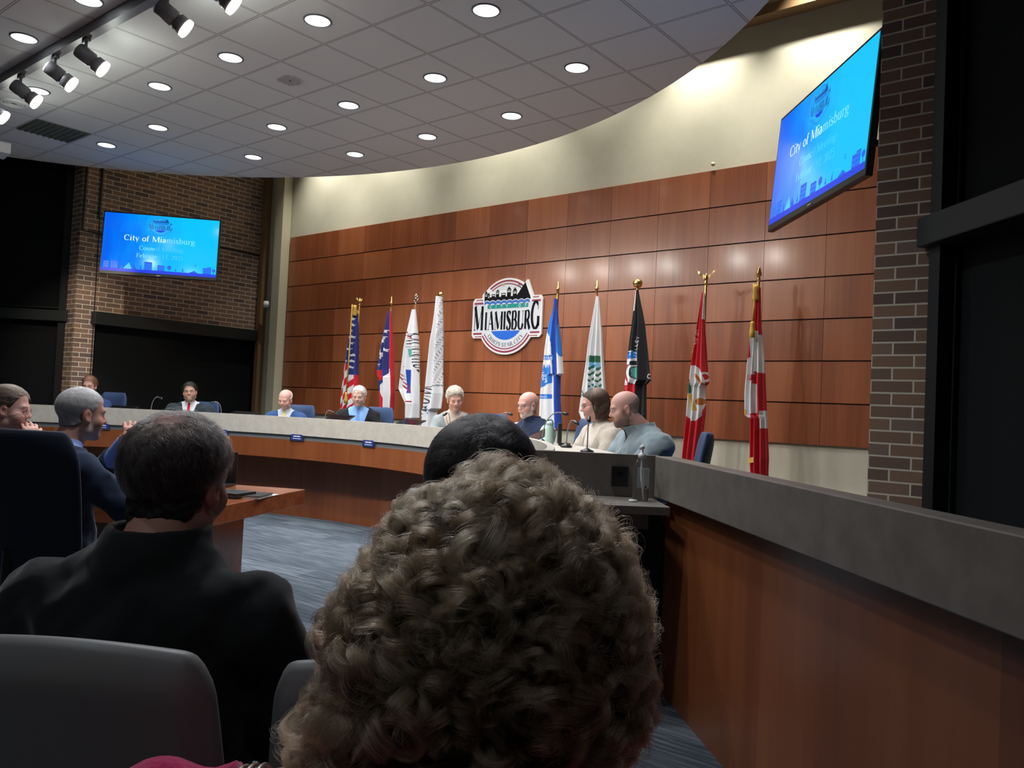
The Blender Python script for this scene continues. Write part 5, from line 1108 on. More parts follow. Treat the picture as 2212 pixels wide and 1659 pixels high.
# ================================================================== flags on poles
FY = 7.45
C_ = dict(R=(.50, .012, .022), W=(.66, .66, .67), N=(.020, .030, .16), B=(.02, .17, .55), DB=(.012, .06, .36), K=(.012, .013, .018), G=(.03, .13, .07), Y=(.62, .40, .07), LB=(.25, .50, .70), O=(.45, .15, .03), T=(.12, .40, .33), GY=(.20, .21, .23), M=(.30, .02, .05))
C_ = {k: np.array(v, f32) for k, v in C_.items()}
def starfield(X_, Y_, pts, r):
    m = np.zeros(X_.shape, bool)
    for (px_, py_) in pts:
        dx, dy = X_ - px_, Y_ - py_; a = np.arctan2(dx, -dy); k = np.abs(((a / (2 * PI / 5)) % 1) - .5) * 2; m |= np.hypot(dx, dy) < r * (.42 + .58 * k ** 1.6)
    return m
def txtmask(X_, Y_, txt, x, y, size, ang, sans=False, sx=1.0, curve=None):
    """mask of lettering in picture-like (x right, y down) coordinates"""
    q, w_ = text_quads(txt, sans, .03); ca, sa = math.cos(math.radians(ang)), math.sin(math.radians(ang)); dx, dy = X_ - x, Y_ - y
    u = (dx * ca + dy * sa) / size / sx; v = -(-dx * sa + dy * ca) / size; m = np.zeros(X_.shape, bool)
    for qd in q:
        p = np.array(qd); inside = np.ones(X_.shape, bool); ar = 0
        for k in range(4): a, b = p[k], p[(k + 1) % 4]; ar += a[0] * b[1] - b[0] * a[1]
        for k in range(4):
            a, b = p[k], p[(k + 1) % 4]; inside &= ((b[0] - a[0]) * (v - a[1]) - (b[1] - a[1]) * (u - a[0])) * (1 if ar > 0 else -1) >= -1e-6
        m |= inside
    return m
def flag(label, tip, finial, rows, paint, pole='gold', base_x=None, cord=False, folds=3.2, group='flags on poles along the panelled wall', fringe=None, spread=None):
    """rows: (y, x left, x right) of the hanging cloth in the photograph, scaled to real size at the flag's own distance"""
    p = aty(*tip, FY); t = thing('flag', label, 'flag', (float(p[0]), FY, ZP), 0, group); top = float(p[2]) - ZP
    S = lambda x, y: (lambda q: (float(q[0]) - float(p[0]), float(q[2]) - ZP))(aty(x, y, FY))
    pm = 'brass_wood' if pole == 'wood' else 'gold'
    MB().lathe([(.0, 0), (.17, .0), (.18, .02), (.06, .05), (.025, .10), (.022, .22), (.014, .23)], n=24, m='gold').build('pole_base', t, smooth=True)
    MB().lathe([(.0145, .2), (.0145, top - .14), (.012, top - .13)], n=12, m=pm).build('pole', t, smooth=True)
    mb = MB(); z = top - .14
    if finial == 'spear': mb.lathe([(.015, z), (.020, z + .01), (.013, z + .03), (.022, z + .045), (.024, z + .055), (.014, z + .065), (.008, z + .14), (.001, top)], n=14, m='gold')
    elif finial == 'lance': mb.lathe([(.018, z - .01), (.020, z + .02), (.010, z + .03)], n=12, m='gold').lathe([(.004, z + .02), (.030, z + .05), (.012, z + .12), (.001, top)], n=4, m='gold')
    elif finial == 'ball': mb.lathe([(.018, z), (.020, z + .03), (.010, z + .05)] + [(.036 * math.sin(a) + .001, z + .09 - .036 * math.cos(a)) for a in [PI * k / 10 for k in range(11)]], n=20, m='gold')
    elif finial == 'bigball': mb.lathe([(.014, z - .02), (.016, z + .02)] + [(.05 * math.sin(a) + .001, z + .075 - .05 * math.cos(a)) for a in [PI * k / 10 for k in range(11)]], n=22, m='gold')
    elif finial == 'diamond':
        mb.lathe([(.014, z - .03), (.012, z + .02), (.016, z + .03)], n=12, m='chrome')
        for k in range(4): a, b = k * PI / 2, (k + 1) * PI / 2; mb.tube([(.045 * math.cos(a), 0, z + .085 + .06 * math.sin(a)), (.045 * math.cos(b), 0, z + .085 + .06 * math.sin(b))], .007, 6, 'chrome')
        mb.lathe([(.0, -.02), (.02, 0), (.0, .02)], (0, 0, z + .085), 8, 'chrome')
    else:                                               # eagle with raised wings
        mb.lathe([(.018, z), (.022, z + .02), (.012, z + .035), (.020, z + .05), (.024, z + .075), (.012, z + .10), (.004, z + .115)], n=12, m='gold')
        for s in (-1, 1): mb.grid(lambda u, v, s=s: (s * (.01 + .085 * u), .004 * math.sin(6 * u) + .006 * (v - .5), z + .065 + .075 * u + .045 * (v - .5) * (1 - .55 * u)), 8, 3, 'gold')
    mb.build('finial', t, smooth=True)
    R_ = np.array(rows, float); Y_px = np.linspace(R_[0, 0], R_[-1, 0], 340); xl = np.interp(Y_px, R_[:, 0], R_[:, 1]); xr = np.interp(Y_px, R_[:, 0], R_[:, 2])
    NA = 300; vs = np.zeros((len(Y_px), NA, 3)); PX = np.zeros((len(Y_px), NA)); PYy = np.zeros_like(PX); rng = random.Random(int(tip[0])); ph = rng.random() * 6
    for j, y in enumerate(Y_px):
        a = np.linspace(0, 2 * PI, NA, endpoint=False); l, zl = S(xl[j], y); r_, zr = S(xr[j], y); w_ = r_ - l; c = (l + r_) / 2; g = min(1, (j + 4) / 120)
        ux = np.cos(a); dep = .5 * min(w_ * .8, .15) * np.sin(a); rip = .020 * g * np.sin(folds * PI * ux + ph + .006 * j) + .010 * g * np.sin(7.1 * ux + ph * 2 + .01 * j)
        vs[j, :, 0] = c + ux * w_ / 2; vs[j, :, 1] = -dep + rip * (np.sign(np.sin(a)) * .7 + .3) - .02; vs[j, :, 2] = zl + (zr - zl) * (ux * .5 + .5)
        PX[j] = (xl[j] + xr[j]) / 2 + ux * (xr[j] - xl[j]) / 2; PYy[j] = y
    col = paint(PX, PYy, (PX - xl[:, None]) / np.maximum(xr - xl, 1)[:, None]); q = []
    idx = np.arange(len(Y_px) * NA).reshape(len(Y_px), NA); i2 = np.roll(idx, -1, 1); q = np.stack([idx[:-1], idx[1:], i2[1:], i2[:-1]], -1).reshape(-1, 4)
    npmesh('cloth', vs.reshape(-1, 3), q, 'flag', t, col.reshape(-1, 3))
    if cord:
        (x0, y0), (x1, y1) = cord; a = S(x0, y0); b = S(x1, y1)
        MB().tube([(a[0] - .01, -.11, a[1] + .05), (a[0], -.12, a[1]), ((a[0] + b[0]) / 2 + .012, -.13, (a[1] + b[1]) / 2), (b[0], -.13, b[1])], .009, 8, mat('gold_cord_%d' % tip[0], (.62, .38, .06), .6)).build('cord', t, smooth=True)
        m_ = bpy.data.materials['gold_cord_%d' % tip[0]]; mb = MB()
        mb.lathe([(.012, .03), (.022, .02), (.018, .0), (.024, -.06), (.03, -.12)], (b[0], -.13, b[1] - .02), 10, m_).build('tassel', t, smooth=True)
        MB().lathe([(.02, .05), (.03, .02), (.024, -.02), (.034, -.08), (.030, -.10)], (a[0] - .01, -.06, a[1]), 12, m_).build('bow_knot', t, smooth=True)
    if fringe:
        pts = [S(x, y) for x, y in fringe]; mb = MB(); m_ = mat('fringe_%d' % tip[0], (.60, .40, .08), .7)
        for k in range(len(pts) - 1):
            for i in range(6):
                f_ = i / 6; x = pts[k][0] + (pts[k + 1][0] - pts[k][0]) * f_; z_ = pts[k][1] + (pts[k + 1][1] - pts[k][1]) * f_; mb.box((x, -.075, z_ - .02), (.010, .008, .05), m_)
        mb.build('fringe', t)
    return t
def fill(X_, c): return np.broadcast_to(C_[c], X_.shape + (3,)).copy()
def put(col, m, c): col[m] = C_[c]; return col
def paint_us(X_, Y_, U_):
    d = Y_ + (X_ - 760) * 1.2; col = fill(X_, 'R'); put(col, (np.floor((d + X_ * 1.0) / 13) % 2) == 0, 'W'); put(col, U_ > .82, 'R')
    put(col, (Y_ < 786 + (U_ > .55) * 24), 'N'); st = [(x, y) for k, y in enumerate(range(690, 812, 13)) for x in ((750 + (760 - y * .02) * 0 + (k % 2) * 4 + (812 - y) * .16, 771 - (k % 3) * 1.5))]
    put(col, starfield(X_, Y_, st, 3.6) & (Y_ < 800), 'W'); put(col, (Y_ < 678), 'Y'); put(col, (Y_ > 882) & (U_ < .1), 'Y'); return col
flag('United States flag hanging furled with gold cord, leftmost on the wall', (778, 640), 'eagle', [(670, 766, 775), (700, 764, 776), (750, 757, 775), (800, 750, 774), (850, 743, 776), (885, 741, 778), (925, 741, 779)], paint_us, cord=((775, 668), (764, 850)))
def paint_oh(X_, Y_, U_):
    col = fill(X_, 'N'); put(col, U_ > .86, 'R'); put(col, (X_ < 836) & (Y_ > 800) & (Y_ < 822), 'R'); put(col, (Y_ > 823 - (X_ - 838) * 2.2) & (X_ > 826) & (U_ < .97), 'W'); put(col, (Y_ > 845) & (X_ < 834 + (Y_ - 850) * .25), 'R')
    put(col, (np.abs(np.hypot((X_ - 838) * 1.2, Y_ - 752) - 15) < 4) & (X_ < 839), 'W'); put(col, starfield(X_, Y_, [(832, 773), (829, 789), (842, 716), (841, 730), (833, 742), (829, 757), (843, 757)], 5), 'W'); return col
flag('Ohio state burgee, blue with stars over red and white, second on the wall', (846, 641), 'spear', [(672, 841, 846), (750, 829, 850), (800, 820, 851), (813, 821, 852), (815, 824, 852), (850, 825, 853), (885, 826, 851), (888, 836, 845), (925, 837, 844)], paint_oh, pole='wood')
def paint_mb(X_, Y_, U_):
    col = fill(X_, 'W'); put(col, txtmask(X_, Y_, 'MIAMISBURG', 884, 724, 32, 74, sx=.62), 'K')
    put(col, (np.abs(X_ - (897 + (Y_ - 770) * .02)) < 3.2) & (Y_ > 755) & (Y_ < 772), 'T'); put(col, (np.abs(X_ - 893) < 3) & (Y_ > 800) & (Y_ < 850), 'DB')
    put(col, (np.abs((X_ - 873) * 1.5 - (Y_ - 815)) < 2.2) & (Y_ > 812) & (Y_ < 848), 'M'); put(col, (np.abs((X_ - 877) * 1.5 - (Y_ - 812)) < 1.6) & (Y_ > 808) & (Y_ < 846), 'M'); put(col, (np.abs((X_ - 887) * 1.3 - (Y_ - 718)) < 1.8) & (Y_ < 735), 'M')
    put(col, txtmask(X_, Y_, "OHIO'S", 879, 790, 10, 84), 'K'); put(col, (np.abs(Y_ - 868) < 1.5) & (X_ > 888) & (X_ < 897), 'M'); return col
flag('white Miamisburg flag with black lettering, left of the plain white one', (899, 636), 'diamond', [(669, 893, 900), (750, 880, 905), (812, 872, 907), (840, 868, 908), (872, 882, 908), (903, 881, 907), (905, 881, 896), (935, 881, 894)], paint_mb, pole='wood', folds=2.4)
def paint_mumc(X_, Y_, U_):
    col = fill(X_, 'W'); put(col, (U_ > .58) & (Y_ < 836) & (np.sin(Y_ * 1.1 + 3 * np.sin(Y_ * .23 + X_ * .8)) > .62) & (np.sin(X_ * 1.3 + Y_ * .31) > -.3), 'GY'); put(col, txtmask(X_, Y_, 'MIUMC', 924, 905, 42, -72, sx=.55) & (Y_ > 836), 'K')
    put(col, txtmask(X_, Y_, 'Y', 920, 917, 13, -20, True), 'B'); put(col, txtmask(X_, Y_, 'T', 934, 896, 13, -20, True), 'B'); put(col, (np.abs(Y_ - 836 + (X_ - 940) * .2) < 1.2), 'GY'); return col
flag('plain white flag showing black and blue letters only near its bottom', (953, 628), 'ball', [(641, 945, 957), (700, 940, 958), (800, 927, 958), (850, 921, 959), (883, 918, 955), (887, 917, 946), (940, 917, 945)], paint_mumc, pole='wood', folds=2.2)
def paint_mt(X_, Y_, U_):
    col = fill(X_, 'W'); put(col, (Y_ < 716 + (X_ - 1190) * 2.2), 'B'); put(col, (X_ > 1200 + (Y_ - 700) * .03) & (X_ < 1208 + (Y_ - 700) * .035), 'DB'); put(col, (X_ < 1202 + (Y_ - 700) * .03) & (np.abs(Y_ - 774 + (X_ - 1190) * .05) < 5), 'B')
    put(col, (X_ < 1201) & (Y_ > 792 + 4 * np.sin(X_)) & (Y_ < 838 - (X_ - 1180) * .5) & (X_ > 1173), 'B'); put(col, (X_ < 1201) & (np.abs(Y_ - 857) < 5), 'B')
    put(col, txtmask(X_, Y_, '1829', 1177, 806, 13, 68, True), 'W'); put(col, txtmask(X_, Y_, 'MIIM', 1180, 778, 9, 0, True), 'W'); put(col, txtmask(X_, Y_, 'OHIO', 1175, 860, 7, 0, True), 'W'); return col
flag('blue and white flag marked 1829, just right of the wall emblem', (1206, 608), 'spear', [(646, 1199, 1206), (665, 1198, 1206), (700, 1189, 1208), (760, 1179, 1214), (808, 1173, 1218), (812, 1173, 1211), (860, 1169, 1211), (925, 1166, 1215)], paint_mt, folds=2.6)
def paint_gr(X_, Y_, U_):
    col = fill(X_, 'W'); a = (X_ > 1283) & (U_ < .93); put(col, a & (Y_ > 770) & (Y_ < 784), 'G'); put(col, a & (Y_ >= 784) & (Y_ < 797), 'LB'); blob = np.sin(X_ * .9) * np.sin(Y_ * .45) + np.sin(X_ * .4 + Y_ * .5)
    put(col, a & (Y_ > 790) & (Y_ < 845) & (blob > .25), 'G'); put(col, a & (Y_ > 828) & (Y_ < 845) & (blob < -.6), 'LB'); put(col, txtmask(X_, Y_, 'AEA', 1262, 860, 22, -8, True, .7) & (X_ < 1284), 'G'); return col
flag('white flag with green and pale blue tree emblem, behind the brown-haired person', (1290, 606), 'spear', [(641, 1290, 1296), (720, 1279, 1302), (780, 1272, 1305), (840, 1262, 1309), (890, 1255, 1309), (893, 1256, 1309), (925, 1268, 1309)], paint_gr, pole='wood')
def paint_fd(X_, Y_, U_):
    col = fill(X_, 'K'); put(col, (Y_ < 672) & (X_ < 1377), 'W'); d = np.hypot((X_ - 1383), (Y_ - 806)); L_m = X_ < 1384
    put(col, L_m & (d < 46) & (d > 26) & (Y_ < 776), 'B'); put(col, L_m & (d < 46) & (d > 26) & (Y_ >= 776) & (Y_ < 788), 'W'); put(col, L_m & (d < 46) & (d > 26) & (Y_ >= 788), 'R'); put(col, L_m & (d < 43) & (d > 30) & (Y_ > 812) & (Y_ < 832), 'W')
    put(col, L_m & (d < 25) & (d > 14) & (Y_ > 790), 'W'); put(col, L_m & (d < 12) & (X_ > 1374), 'T'); put(col, starfield(X_, Y_, [(1370, 762)], 8), 'W'); put(col, txtmask(X_, Y_, 'FIRE DIST', 1363, 800, 7, 55, True) & L_m, 'K')
    put(col, txtmask(X_, Y_, 'VALLEY', 1386, 778, 13, -84, True), 'W'); put(col, txtmask(X_, Y_, 'L', 1400, 814, 15, 30, True), 'W'); put(col, txtmask(X_, Y_, '25', 1354, 834, 9, 30, True), 'K'); return col
flag('black fire district flag with white letters, behind the bald person in the sweater', (1378, 599), 'bigball', [(627, 1376, 1381), (700, 1369, 1395), (760, 1361, 1401), (822, 1354, 1407), (832, 1353, 1397), (880, 1350, 1397), (925, 1350, 1397)], paint_fd, folds=2.8)
def paint_mc(X_, Y_, U_):
    col = fill(X_, 'R'); d = np.hypot((X_ - 1507) * 1.55, (Y_ - 850) * .62); put(col, d < 37, 'W'); put(col, (d > 33) & (d < 38) & (U_ > .9), 'R'); put(col, (Y_ < 690) & (U_ > .78), 'W'); put(col, txtmask(X_, Y_, 'UNITED ST', 1502, 778, 16, -78, True, .8) & (X_ < 1514) & (Y_ < 785), 'W')
    put(col, (np.abs(X_ - 1497) < 4) & (Y_ > 820) & (Y_ < 850), 'G'); put(col, (np.hypot(X_ - 1519, Y_ - 868) < 8), 'O'); put(col, (np.abs((X_ - 1505) - (Y_ - 870) * .3) < 4) & (Y_ > 852) & (Y_ < 888), 'Y'); put(col, (np.abs((X_ - 1518) - (Y_ - 820) * .6) < 3) & (Y_ > 808) & (Y_ < 832), 'O')
    put(col, (np.abs(np.hypot(X_ - 1528, (Y_ - 815) * .7) - 6) < 1.6), 'W'); return col
flag('red flag with white oval and gold emblem, under an eagle finial', (1526, 585), 'eagle', [(632, 1518, 1524), (700, 1508, 1524), (780, 1497, 1529), (828, 1492, 1533), (836, 1491, 1526), (890, 1487, 1526), (985, 1478, 1515), (1040, 1476, 1513)], paint_mc)
def paint_ca(X_, Y_, U_):
    col = fill(X_, 'R'); put(col, (X_ > 1627) & (X_ < 1643) & (Y_ > 716) & (Y_ < 895 - (X_ - 1627) * .2), 'W'); put(col, (X_ <= 1627) & (Y_ > 790 + (X_ - 1612) * -1.2), 'W'); put(col, (X_ > 1643) & (Y_ > 724) & (Y_ < 806), 'W'); put(col, (X_ > 1648) & (Y_ > 888) & (Y_ < 925), 'W')
    dx = X_ - 1643; dy = Y_ - 850; leaf = (dx < 0) & (Y_ > 800) & (Y_ < 836) & (np.abs(dy + 32) < 16 + dx * .9 + 3 * np.sin(dy * .8)); put(col, leaf, 'O'); put(col, leaf, 'R'); put(col, (X_ <= 1643) & (Y_ > 902), 'R')
    put(col, (Y_ > 885) & (Y_ < 903) & (X_ < 1620), 'Y'); return col
flag('Canadian flag furled with gold cord and fringe, rightmost by the brick pier', (1640, 574), 'lance', [(622, 1632, 1645), (700, 1627, 1646), (780, 1618, 1653), (850, 1612, 1656), (897, 1612, 1658), (905, 1624, 1659), (990, 1623, 1662), (1015, 1624, 1661), (1080, 1632, 1661)], paint_ca, cord=((1640, 628), (1637, 700)), fringe=[(1623, 990), (1636, 988), (1640, 1000)])

# ================================================================== things on the dais
WT = 1.118
def gooseneck(label, bx, by, d, tip, red=False):
    """base point on the worktop under pixel (bx, by); tip pixel"""
    b = on_ring(bx, by, DR + .30); dd_ = float(np.linalg.norm((b - EYE)[:2]) / np.linalg.norm(ray(bx, by)[:2])); b[2] = WT; e = at(tip[0], tip[1], dd_ - .03); o = Vector(b)
    t = thing('gooseneck_microphone', label, 'microphone', o, 0, 'gooseneck microphones on the council desk')
    MB().lathe([(.0, 0), (.045, 0), (.045, .012), (.02, .022), (.010, .03)], n=16, m='black').build('microphone_base', t, smooth=True)
    v = Vector(e) - o; pts = bez((0, 0, .02), (0, 0, v.z * .6 + .05), (v.x * .5, v.y * .5, v.z + .03), tuple(v), 14)
    MB().tube(pts, .0045, 6, 'grey_plastic').build('gooseneck', t, smooth=True); dv = (Vector(pts[-1]) - Vector(pts[-3])).normalized()
    MB().lathe([(.004, -.01), (.013, -.004), (.014, .03), (.009, .042), (.0, .045)], v, 12, 'black', dv.to_track_quat('Z', 'Y').to_matrix()).build('windscreen', t, smooth=True); return t
for lb, bx, by, d, tip in (('microphone in front of the smiling person in the red tie', 478, 893, 9.9, (461, 869)), ('microphone alone against the black shade', 326, 886, 10.2, (345, 859)), ('microphone with reddish head beside the black cardigan', 702, 900, 9.2, (716, 889)),
  ('microphone curving in front of the blonde-haired person', 972, 925, 8.2, (964, 893)), ('microphone between the blonde-haired person and the bald person', 1075, 915, 7.7, (1098, 893)), ('long microphone crossing the navy vest', 1172, 935, 7.0, (1217, 893)),
  ('silver-stemmed microphone left of the beige cardigan', 1223, 968, 5.9, (1241, 911)), ('tall microphone at the mouth of the brown-haired person', 1268, 976, 5.3, (1272, 902))): gooseneck(lb, bx, by, d, tip)
def slab(label, name, cat, x, y, d, size, rz, tilt, m='black', z=None):
    p = on_ring(x, y, DR + .33); t = thing(name, label, cat, (float(p[0]), float(p[1]), z or WT + .004), rz)
    R = Matrix.Rotation(tilt, 3, 'X'); MB().box((0, 0, size[1] / 2 * math.sin(abs(tilt)) + .006), (size[0], size[1], .012), m, R=R).build('casing', t, bevel=.003)
    MB().box(R @ Vector((0, 0, .007)) + Vector((0, 0, size[1] / 2 * math.sin(abs(tilt)) + .006)), (size[0] * .92, size[1] * .88, .002), 'black_gloss', R=R).build('glass', t)
    return t
an = lambda x, y: math.radians(ang_at(x, y, 1.173)) + PI / 2
slab('dark tablet in front of the elderly person', 'tablet', 'tablet', 729, 903, 9.0, (.34, .24), an(729, 903), -.38)
slab('dark tablet between the white flags and the blonde-haired person', 'tablet', 'tablet', 880, 916, 8.35, (.36, .24), an(880, 916), -.36)
slab('dark propped tablet below the navy vest', 'tablet', 'tablet', 1165, 962, 6.6, (.26, .20), an(1170, 960) + .3, -.5)
slab('flat grey laptop edge beside the smiling person', 'laptop', 'laptop', 520, 897, 9.6, (.36, .24), an(520, 897), -.28)
slab('dark tablet in front of the reddish-haired person', 'tablet', 'tablet', 262, 884, 10.1, (.34, .22), an(262, 884), -.30)
p = on_ring(1207, 973, DR + .35); t = thing('desk_phone', 'dark box-shaped desk monitor behind the bottle', 'monitor', (float(p[0]), float(p[1]), WT), -.9)
MB().box((0, 0, .09), (.16, .03, .16), 'black').build('screen_panel', t, bevel=.004); MB().box((0, .04, .008), (.12, .09, .016), 'black').build('stand_foot', t, bevel=.003)
t.name = 'desk_monitor'
p = on_ring(1186, 966, DR + .30); t = thing('water_bottle', 'pale green drinking bottle with dark green lid on the desk', 'bottle', (float(p[0]), float(p[1]), WT)); MT['mint'] = mat('mint_plastic', (.45, .62, .55), .35); MT['lidgreen'] = mat('lid_green', (.03, .14, .10), .4)
MB().lathe([(0, 0), (.034, 0), (.036, .01), (.036, .12), (.030, .14), (.028, .15)], n=24, m='mint').build('bottle_body', t, smooth=True); MB().lathe([(.030, .148), (.031, .165), (.024, .178), (0, .18)], n=24, m='mint').build('lid', t, smooth=True)
MB().tube(bez((-.026, 0, .165), (-.028, 0, .20), (.028, 0, .20), (.026, 0, .165)), .006, 8, 'lidgreen').build('carry_loop', t, smooth=True)
# hand sanitizer on the counter
p = atz(1383, 1081, .957); t = thing('sanitizer_bottle', 'clear pump bottle of hand sanitizer with white label on the counter', 'bottle', (float(p[0]), float(p[1]), .956), 2.3)
cl_ = mat('clear_plastic', (.95, .97, .98), .06, trans=1.0); cl_.node_tree.nodes['Principled BSDF'].inputs['IOR'].default_value = 1.25
MB().lathe([(0, .0), (.036, 0), (.039, .006), (.039, .155), (.036, .175), (.022, .200), (.016, .208), (.016, .214)], n=32, m=cl_).build('bottle_body', t, smooth=True)
MB().grid(lambda u, v: (.0398 * math.cos(-PI / 2 + (u - .5) * 3.3), .0398 * math.sin(-PI / 2 + (u - .5) * 3.3), .062 + .095 * v), 24, 2, mat('label_white', (.60, .66, .66), .5)).build('paper_label', t, smooth=True)
MB().grid(lambda u, v: (.0401 * math.cos(-PI / 2 - 1.3 + .25 * u), .0401 * math.sin(-PI / 2 - 1.3 + .25 * u), .064 + .012 * v), 3, 1, 'plate_blue' if 'plate_blue' in MT else bpy.data.materials['plate_blue']).build('label_mark', t)
MB().lathe([(.019, .208), (.019, .228), (.014, .232), (.007, .236), (.006, .256)], n=20, m='white_plastic').build('pump_collar', t, smooth=True)
MB().tube([(-.012, 0, .262), (.0, 0, .264), (.03, 0, .262), (.048, 0, .252)], [.010, .011, .007, .005], 10, 'white_plastic').build('pump_nozzle', t, smooth=True)
MB().tube([(0, 0, .215), (.002, 0, .12), (-.022, -.01, .008)], .0035, 8, 'white_plastic').build('dip_tube', t, smooth=True)
p2 = p + np.array([.0, 0, 0]); q = atz(1385, 1083, .957) - np.array([.02, .045, 0]); t = thing('sticker_cap', 'small round white cap lying in front of the sanitizer bottle', 'cap', (float(q[0]), float(q[1]), .9565), 2.3)
MB().lathe([(0, 0), (.019, 0), (.021, .003), (.019, .009), (.0, .010)], n=24, m='white_plastic').build('cap_disc', t, smooth=True); MB().lathe([(.008, .0105), (.012, .0105)], n=20, m='grey_band', cap=False).build('cap_mark', t)
# papers and folders on the staff table
R0 = Matrix.Rotation(math.atan2(V.y, V.x), 3, 'Z')
p = atz(527, 1072, .72); t = thing('notebook', 'black-edged notebook lying on the cherry table', 'notebook', (float(p[0]), float(p[1]), .72), math.atan2(V.y, V.x) + .1)
MB().box((0, 0, .008), (.30, .23, .016), 'white_plastic').build('pages', t); MB().box((0, 0, .018), (.31, .24, .004), 'black').build('cover', t, bevel=.001)
p = atz(497, 1066, .74); t = thing('folder', 'black folder stacked on the notebook', 'folder', (float(p[0]), float(p[1]), .7405), math.atan2(V.y, V.x) - .15)
MB().box((0, 0, .008), (.26, .20, .015), 'black').build('folder_cover', t, bevel=.002); MB().box((.005, 0, .008), (.256, .19, .008), 'grey_plastic').build('pages', t)
p = atz(545, 1069, .72); t = thing('paper_sheet', 'loose white sheet under the notebook', 'paper', (float(p[0]), float(p[1]), .7202), .5); MB().box((0, 0, .001), (.28, .21, .0015), 'white_plastic').build('sheet', t)
p = atz(412, 1048, .72); t = thing('table_monitor', 'dark upright laptop screen edge behind the black jacket person', 'laptop', (float(p[0]) - .03, float(p[1]), .72), math.atan2(V.y, V.x))
MB().box((-.14, 0, .012), (.34, .24, .018), 'black').build('keyboard_base', t, bevel=.003); MB().box((-.14, -.12, .13), (.34, .012, .24), 'black').build('screen_lid', t, bevel=.003)

# ================================================================== grey shell chairs in the front row
def shell_chair(label, x, y, heading, top, w=.55):
    t = thing('auditorium_chair', label, 'chair', (x, y, 0), math.radians(heading) - PI / 2, 'grey shell chairs in the audience'); zb = .50; H_ = top - zb
    NU, NV = 26, 22; outl = []
    def mid(u, v):
        a = 2 * u - 1; ww = w / 2 * (1.0 - .12 * v ** 2); tz = zb + (H_ - .018 * a * a * (v > .0)) * v
        return Vector((a * ww, -.24 - .10 * v + .030 * a * a - .02, tz))
    def rr_(u, v):                                      # rounded top corners
        a = 2 * u - 1; rad = .16; cvx = max(0, abs(a) - (1 - rad)) / rad; top_ = 1 - (1 - math.sqrt(max(0, 1 - cvx * cvx))) * .10; return mid(u, v * top_)
    f = [[rr_(i / NU, j / NV) for i in range(NU + 1)] for j in range(NV + 1)]; n0 = (NU + 1) * (NV + 1)
    def th(i, j): e = min(i, NU - i, (NV - j)); return .016 + .026 * min(1, e / 2)
    vs = [p + Vector((0, th(i, j) * .6, 0)) for j, r_ in enumerate(f) for i, p in enumerate(r_)] + [p - Vector((0, th(i, j), 0)) for j, r_ in enumerate(f) for i, p in enumerate(r_)]
    id_ = lambda i, j: j * (NU + 1) + i; fs = []
    for j in range(NV):
        for i in range(NU): fs += [(id_(i, j), id_(i + 1, j), id_(i + 1, j + 1), id_(i, j + 1)), (n0 + id_(i, j), n0 + id_(i, j + 1), n0 + id_(i + 1, j + 1), n0 + id_(i + 1, j))]
    for i in range(NU):
        for j in (0, NV): fs.append((id_(i, j), id_(i + 1, j), n0 + id_(i + 1, j), n0 + id_(i, j)))
    for j in range(NV):
        for i in (0, NU): fs.append((id_(i, j), id_(i, j + 1), n0 + id_(i, j + 1), n0 + id_(i, j)))
    MB().add(vs, fs, 'chair_shell').build('back_shell', t, smooth=True, sub=1)
    MB().grid(lambda u, v: tuple(rr_(.06 + .88 * u, .12 + .80 * v) + Vector((0, .030, 0))), 12, 12, 'black').build('back_cushion', t, smooth=True, solid=.02)
    MB().box((0, .0, .44), (w * .9, .46, .07), 'black').build('seat', t, bevel=.025, seg=3)
    for s in (-1, 1):
        MB().tube([(s * w * .46, -.26, zb + .06), (s * w * .50, -.22, .62), (s * w * .50, .18, .62)], .016, 8, 'grey_plastic').box((s * w * .50, .0, .645), (.05, .38, .03), 'chair_shell').build('armrest', t, bevel=.008)
        MB().box((s * w * .46, -.02, .22), (.035, .30, .44), 'chair_shell').build('side_stanchion', t, bevel=.01)
    return t
hdg = 129
p = at(258, 1352, 1.16); ch1 = shell_chair('wide light grey shell chair holding the person in the black jacket', p[0] + hd(hdg).x * .30, p[1] + hd(hdg).y * .30, hdg - 6, float(p[2]), w=.42)
p = at(800, 1392, 1.22); ch2 = shell_chair('light grey shell chair half hidden behind the curly brown hair', p[0] + hd(hdg).x * .30, p[1] + hd(hdg).y * .30, hdg + 4, float(p[2]), w=.34)

# ================================================================== the curly-haired person right in front
HC = (1035, 1330); HD_ = .74; h13 = at(*HC, HD_); KP = F_PX / HD_
b13, hr13, H13 = person('person with big curly light brown hair filling the foreground, pink sleeve raised', h13, 129, (0, .02, 0), skin='pink', build=.98, hair=((.05, .034, .024), (.10, .07, .048), const(.010), reg_short(.0, nape=-.12, burn=-.10), .003),
    top=((.52, .035, .13), 'crew', 'pink_sweater', cloth_mat('pink_fleece', (.60, .035, .15), 120, .004, 1.0, .5)), fine=.006, coarse=.014, seat=.43, wrists=((-.145, -.035, -.155), (.16, .30, -.48)), elbows=((-.27, -.035, -.197), (.27, .05, -.50)), cut=((-.145, -.035, -.155), .058), fold=.005)
lw = Vector((-.145, -.035, -.155 + h13[2])); le = Vector((-.27, -.035, -.197 + h13[2])); dv = (le - lw).normalized(); mb = MB(); Rb = dv.to_track_quat('Z', 'Y').to_matrix()
for k, (o_, r_) in enumerate(((.030, .036), (.036, .038), (.042, .039), (.050, .047))):
    cc_ = lw + dv * o_; tl_ = Matrix.Rotation((k - 1.5) * .07 + (.35 if k == 3 else 0), 3, 'X')
    mb.tube([cc_ + Rb @ tl_ @ Vector((r_ * math.cos(a), r_ * math.sin(a), 0)) for a in [2 * PI * i / 28 for i in range(29)]], .0021, 8, 'chrome', cap=False)
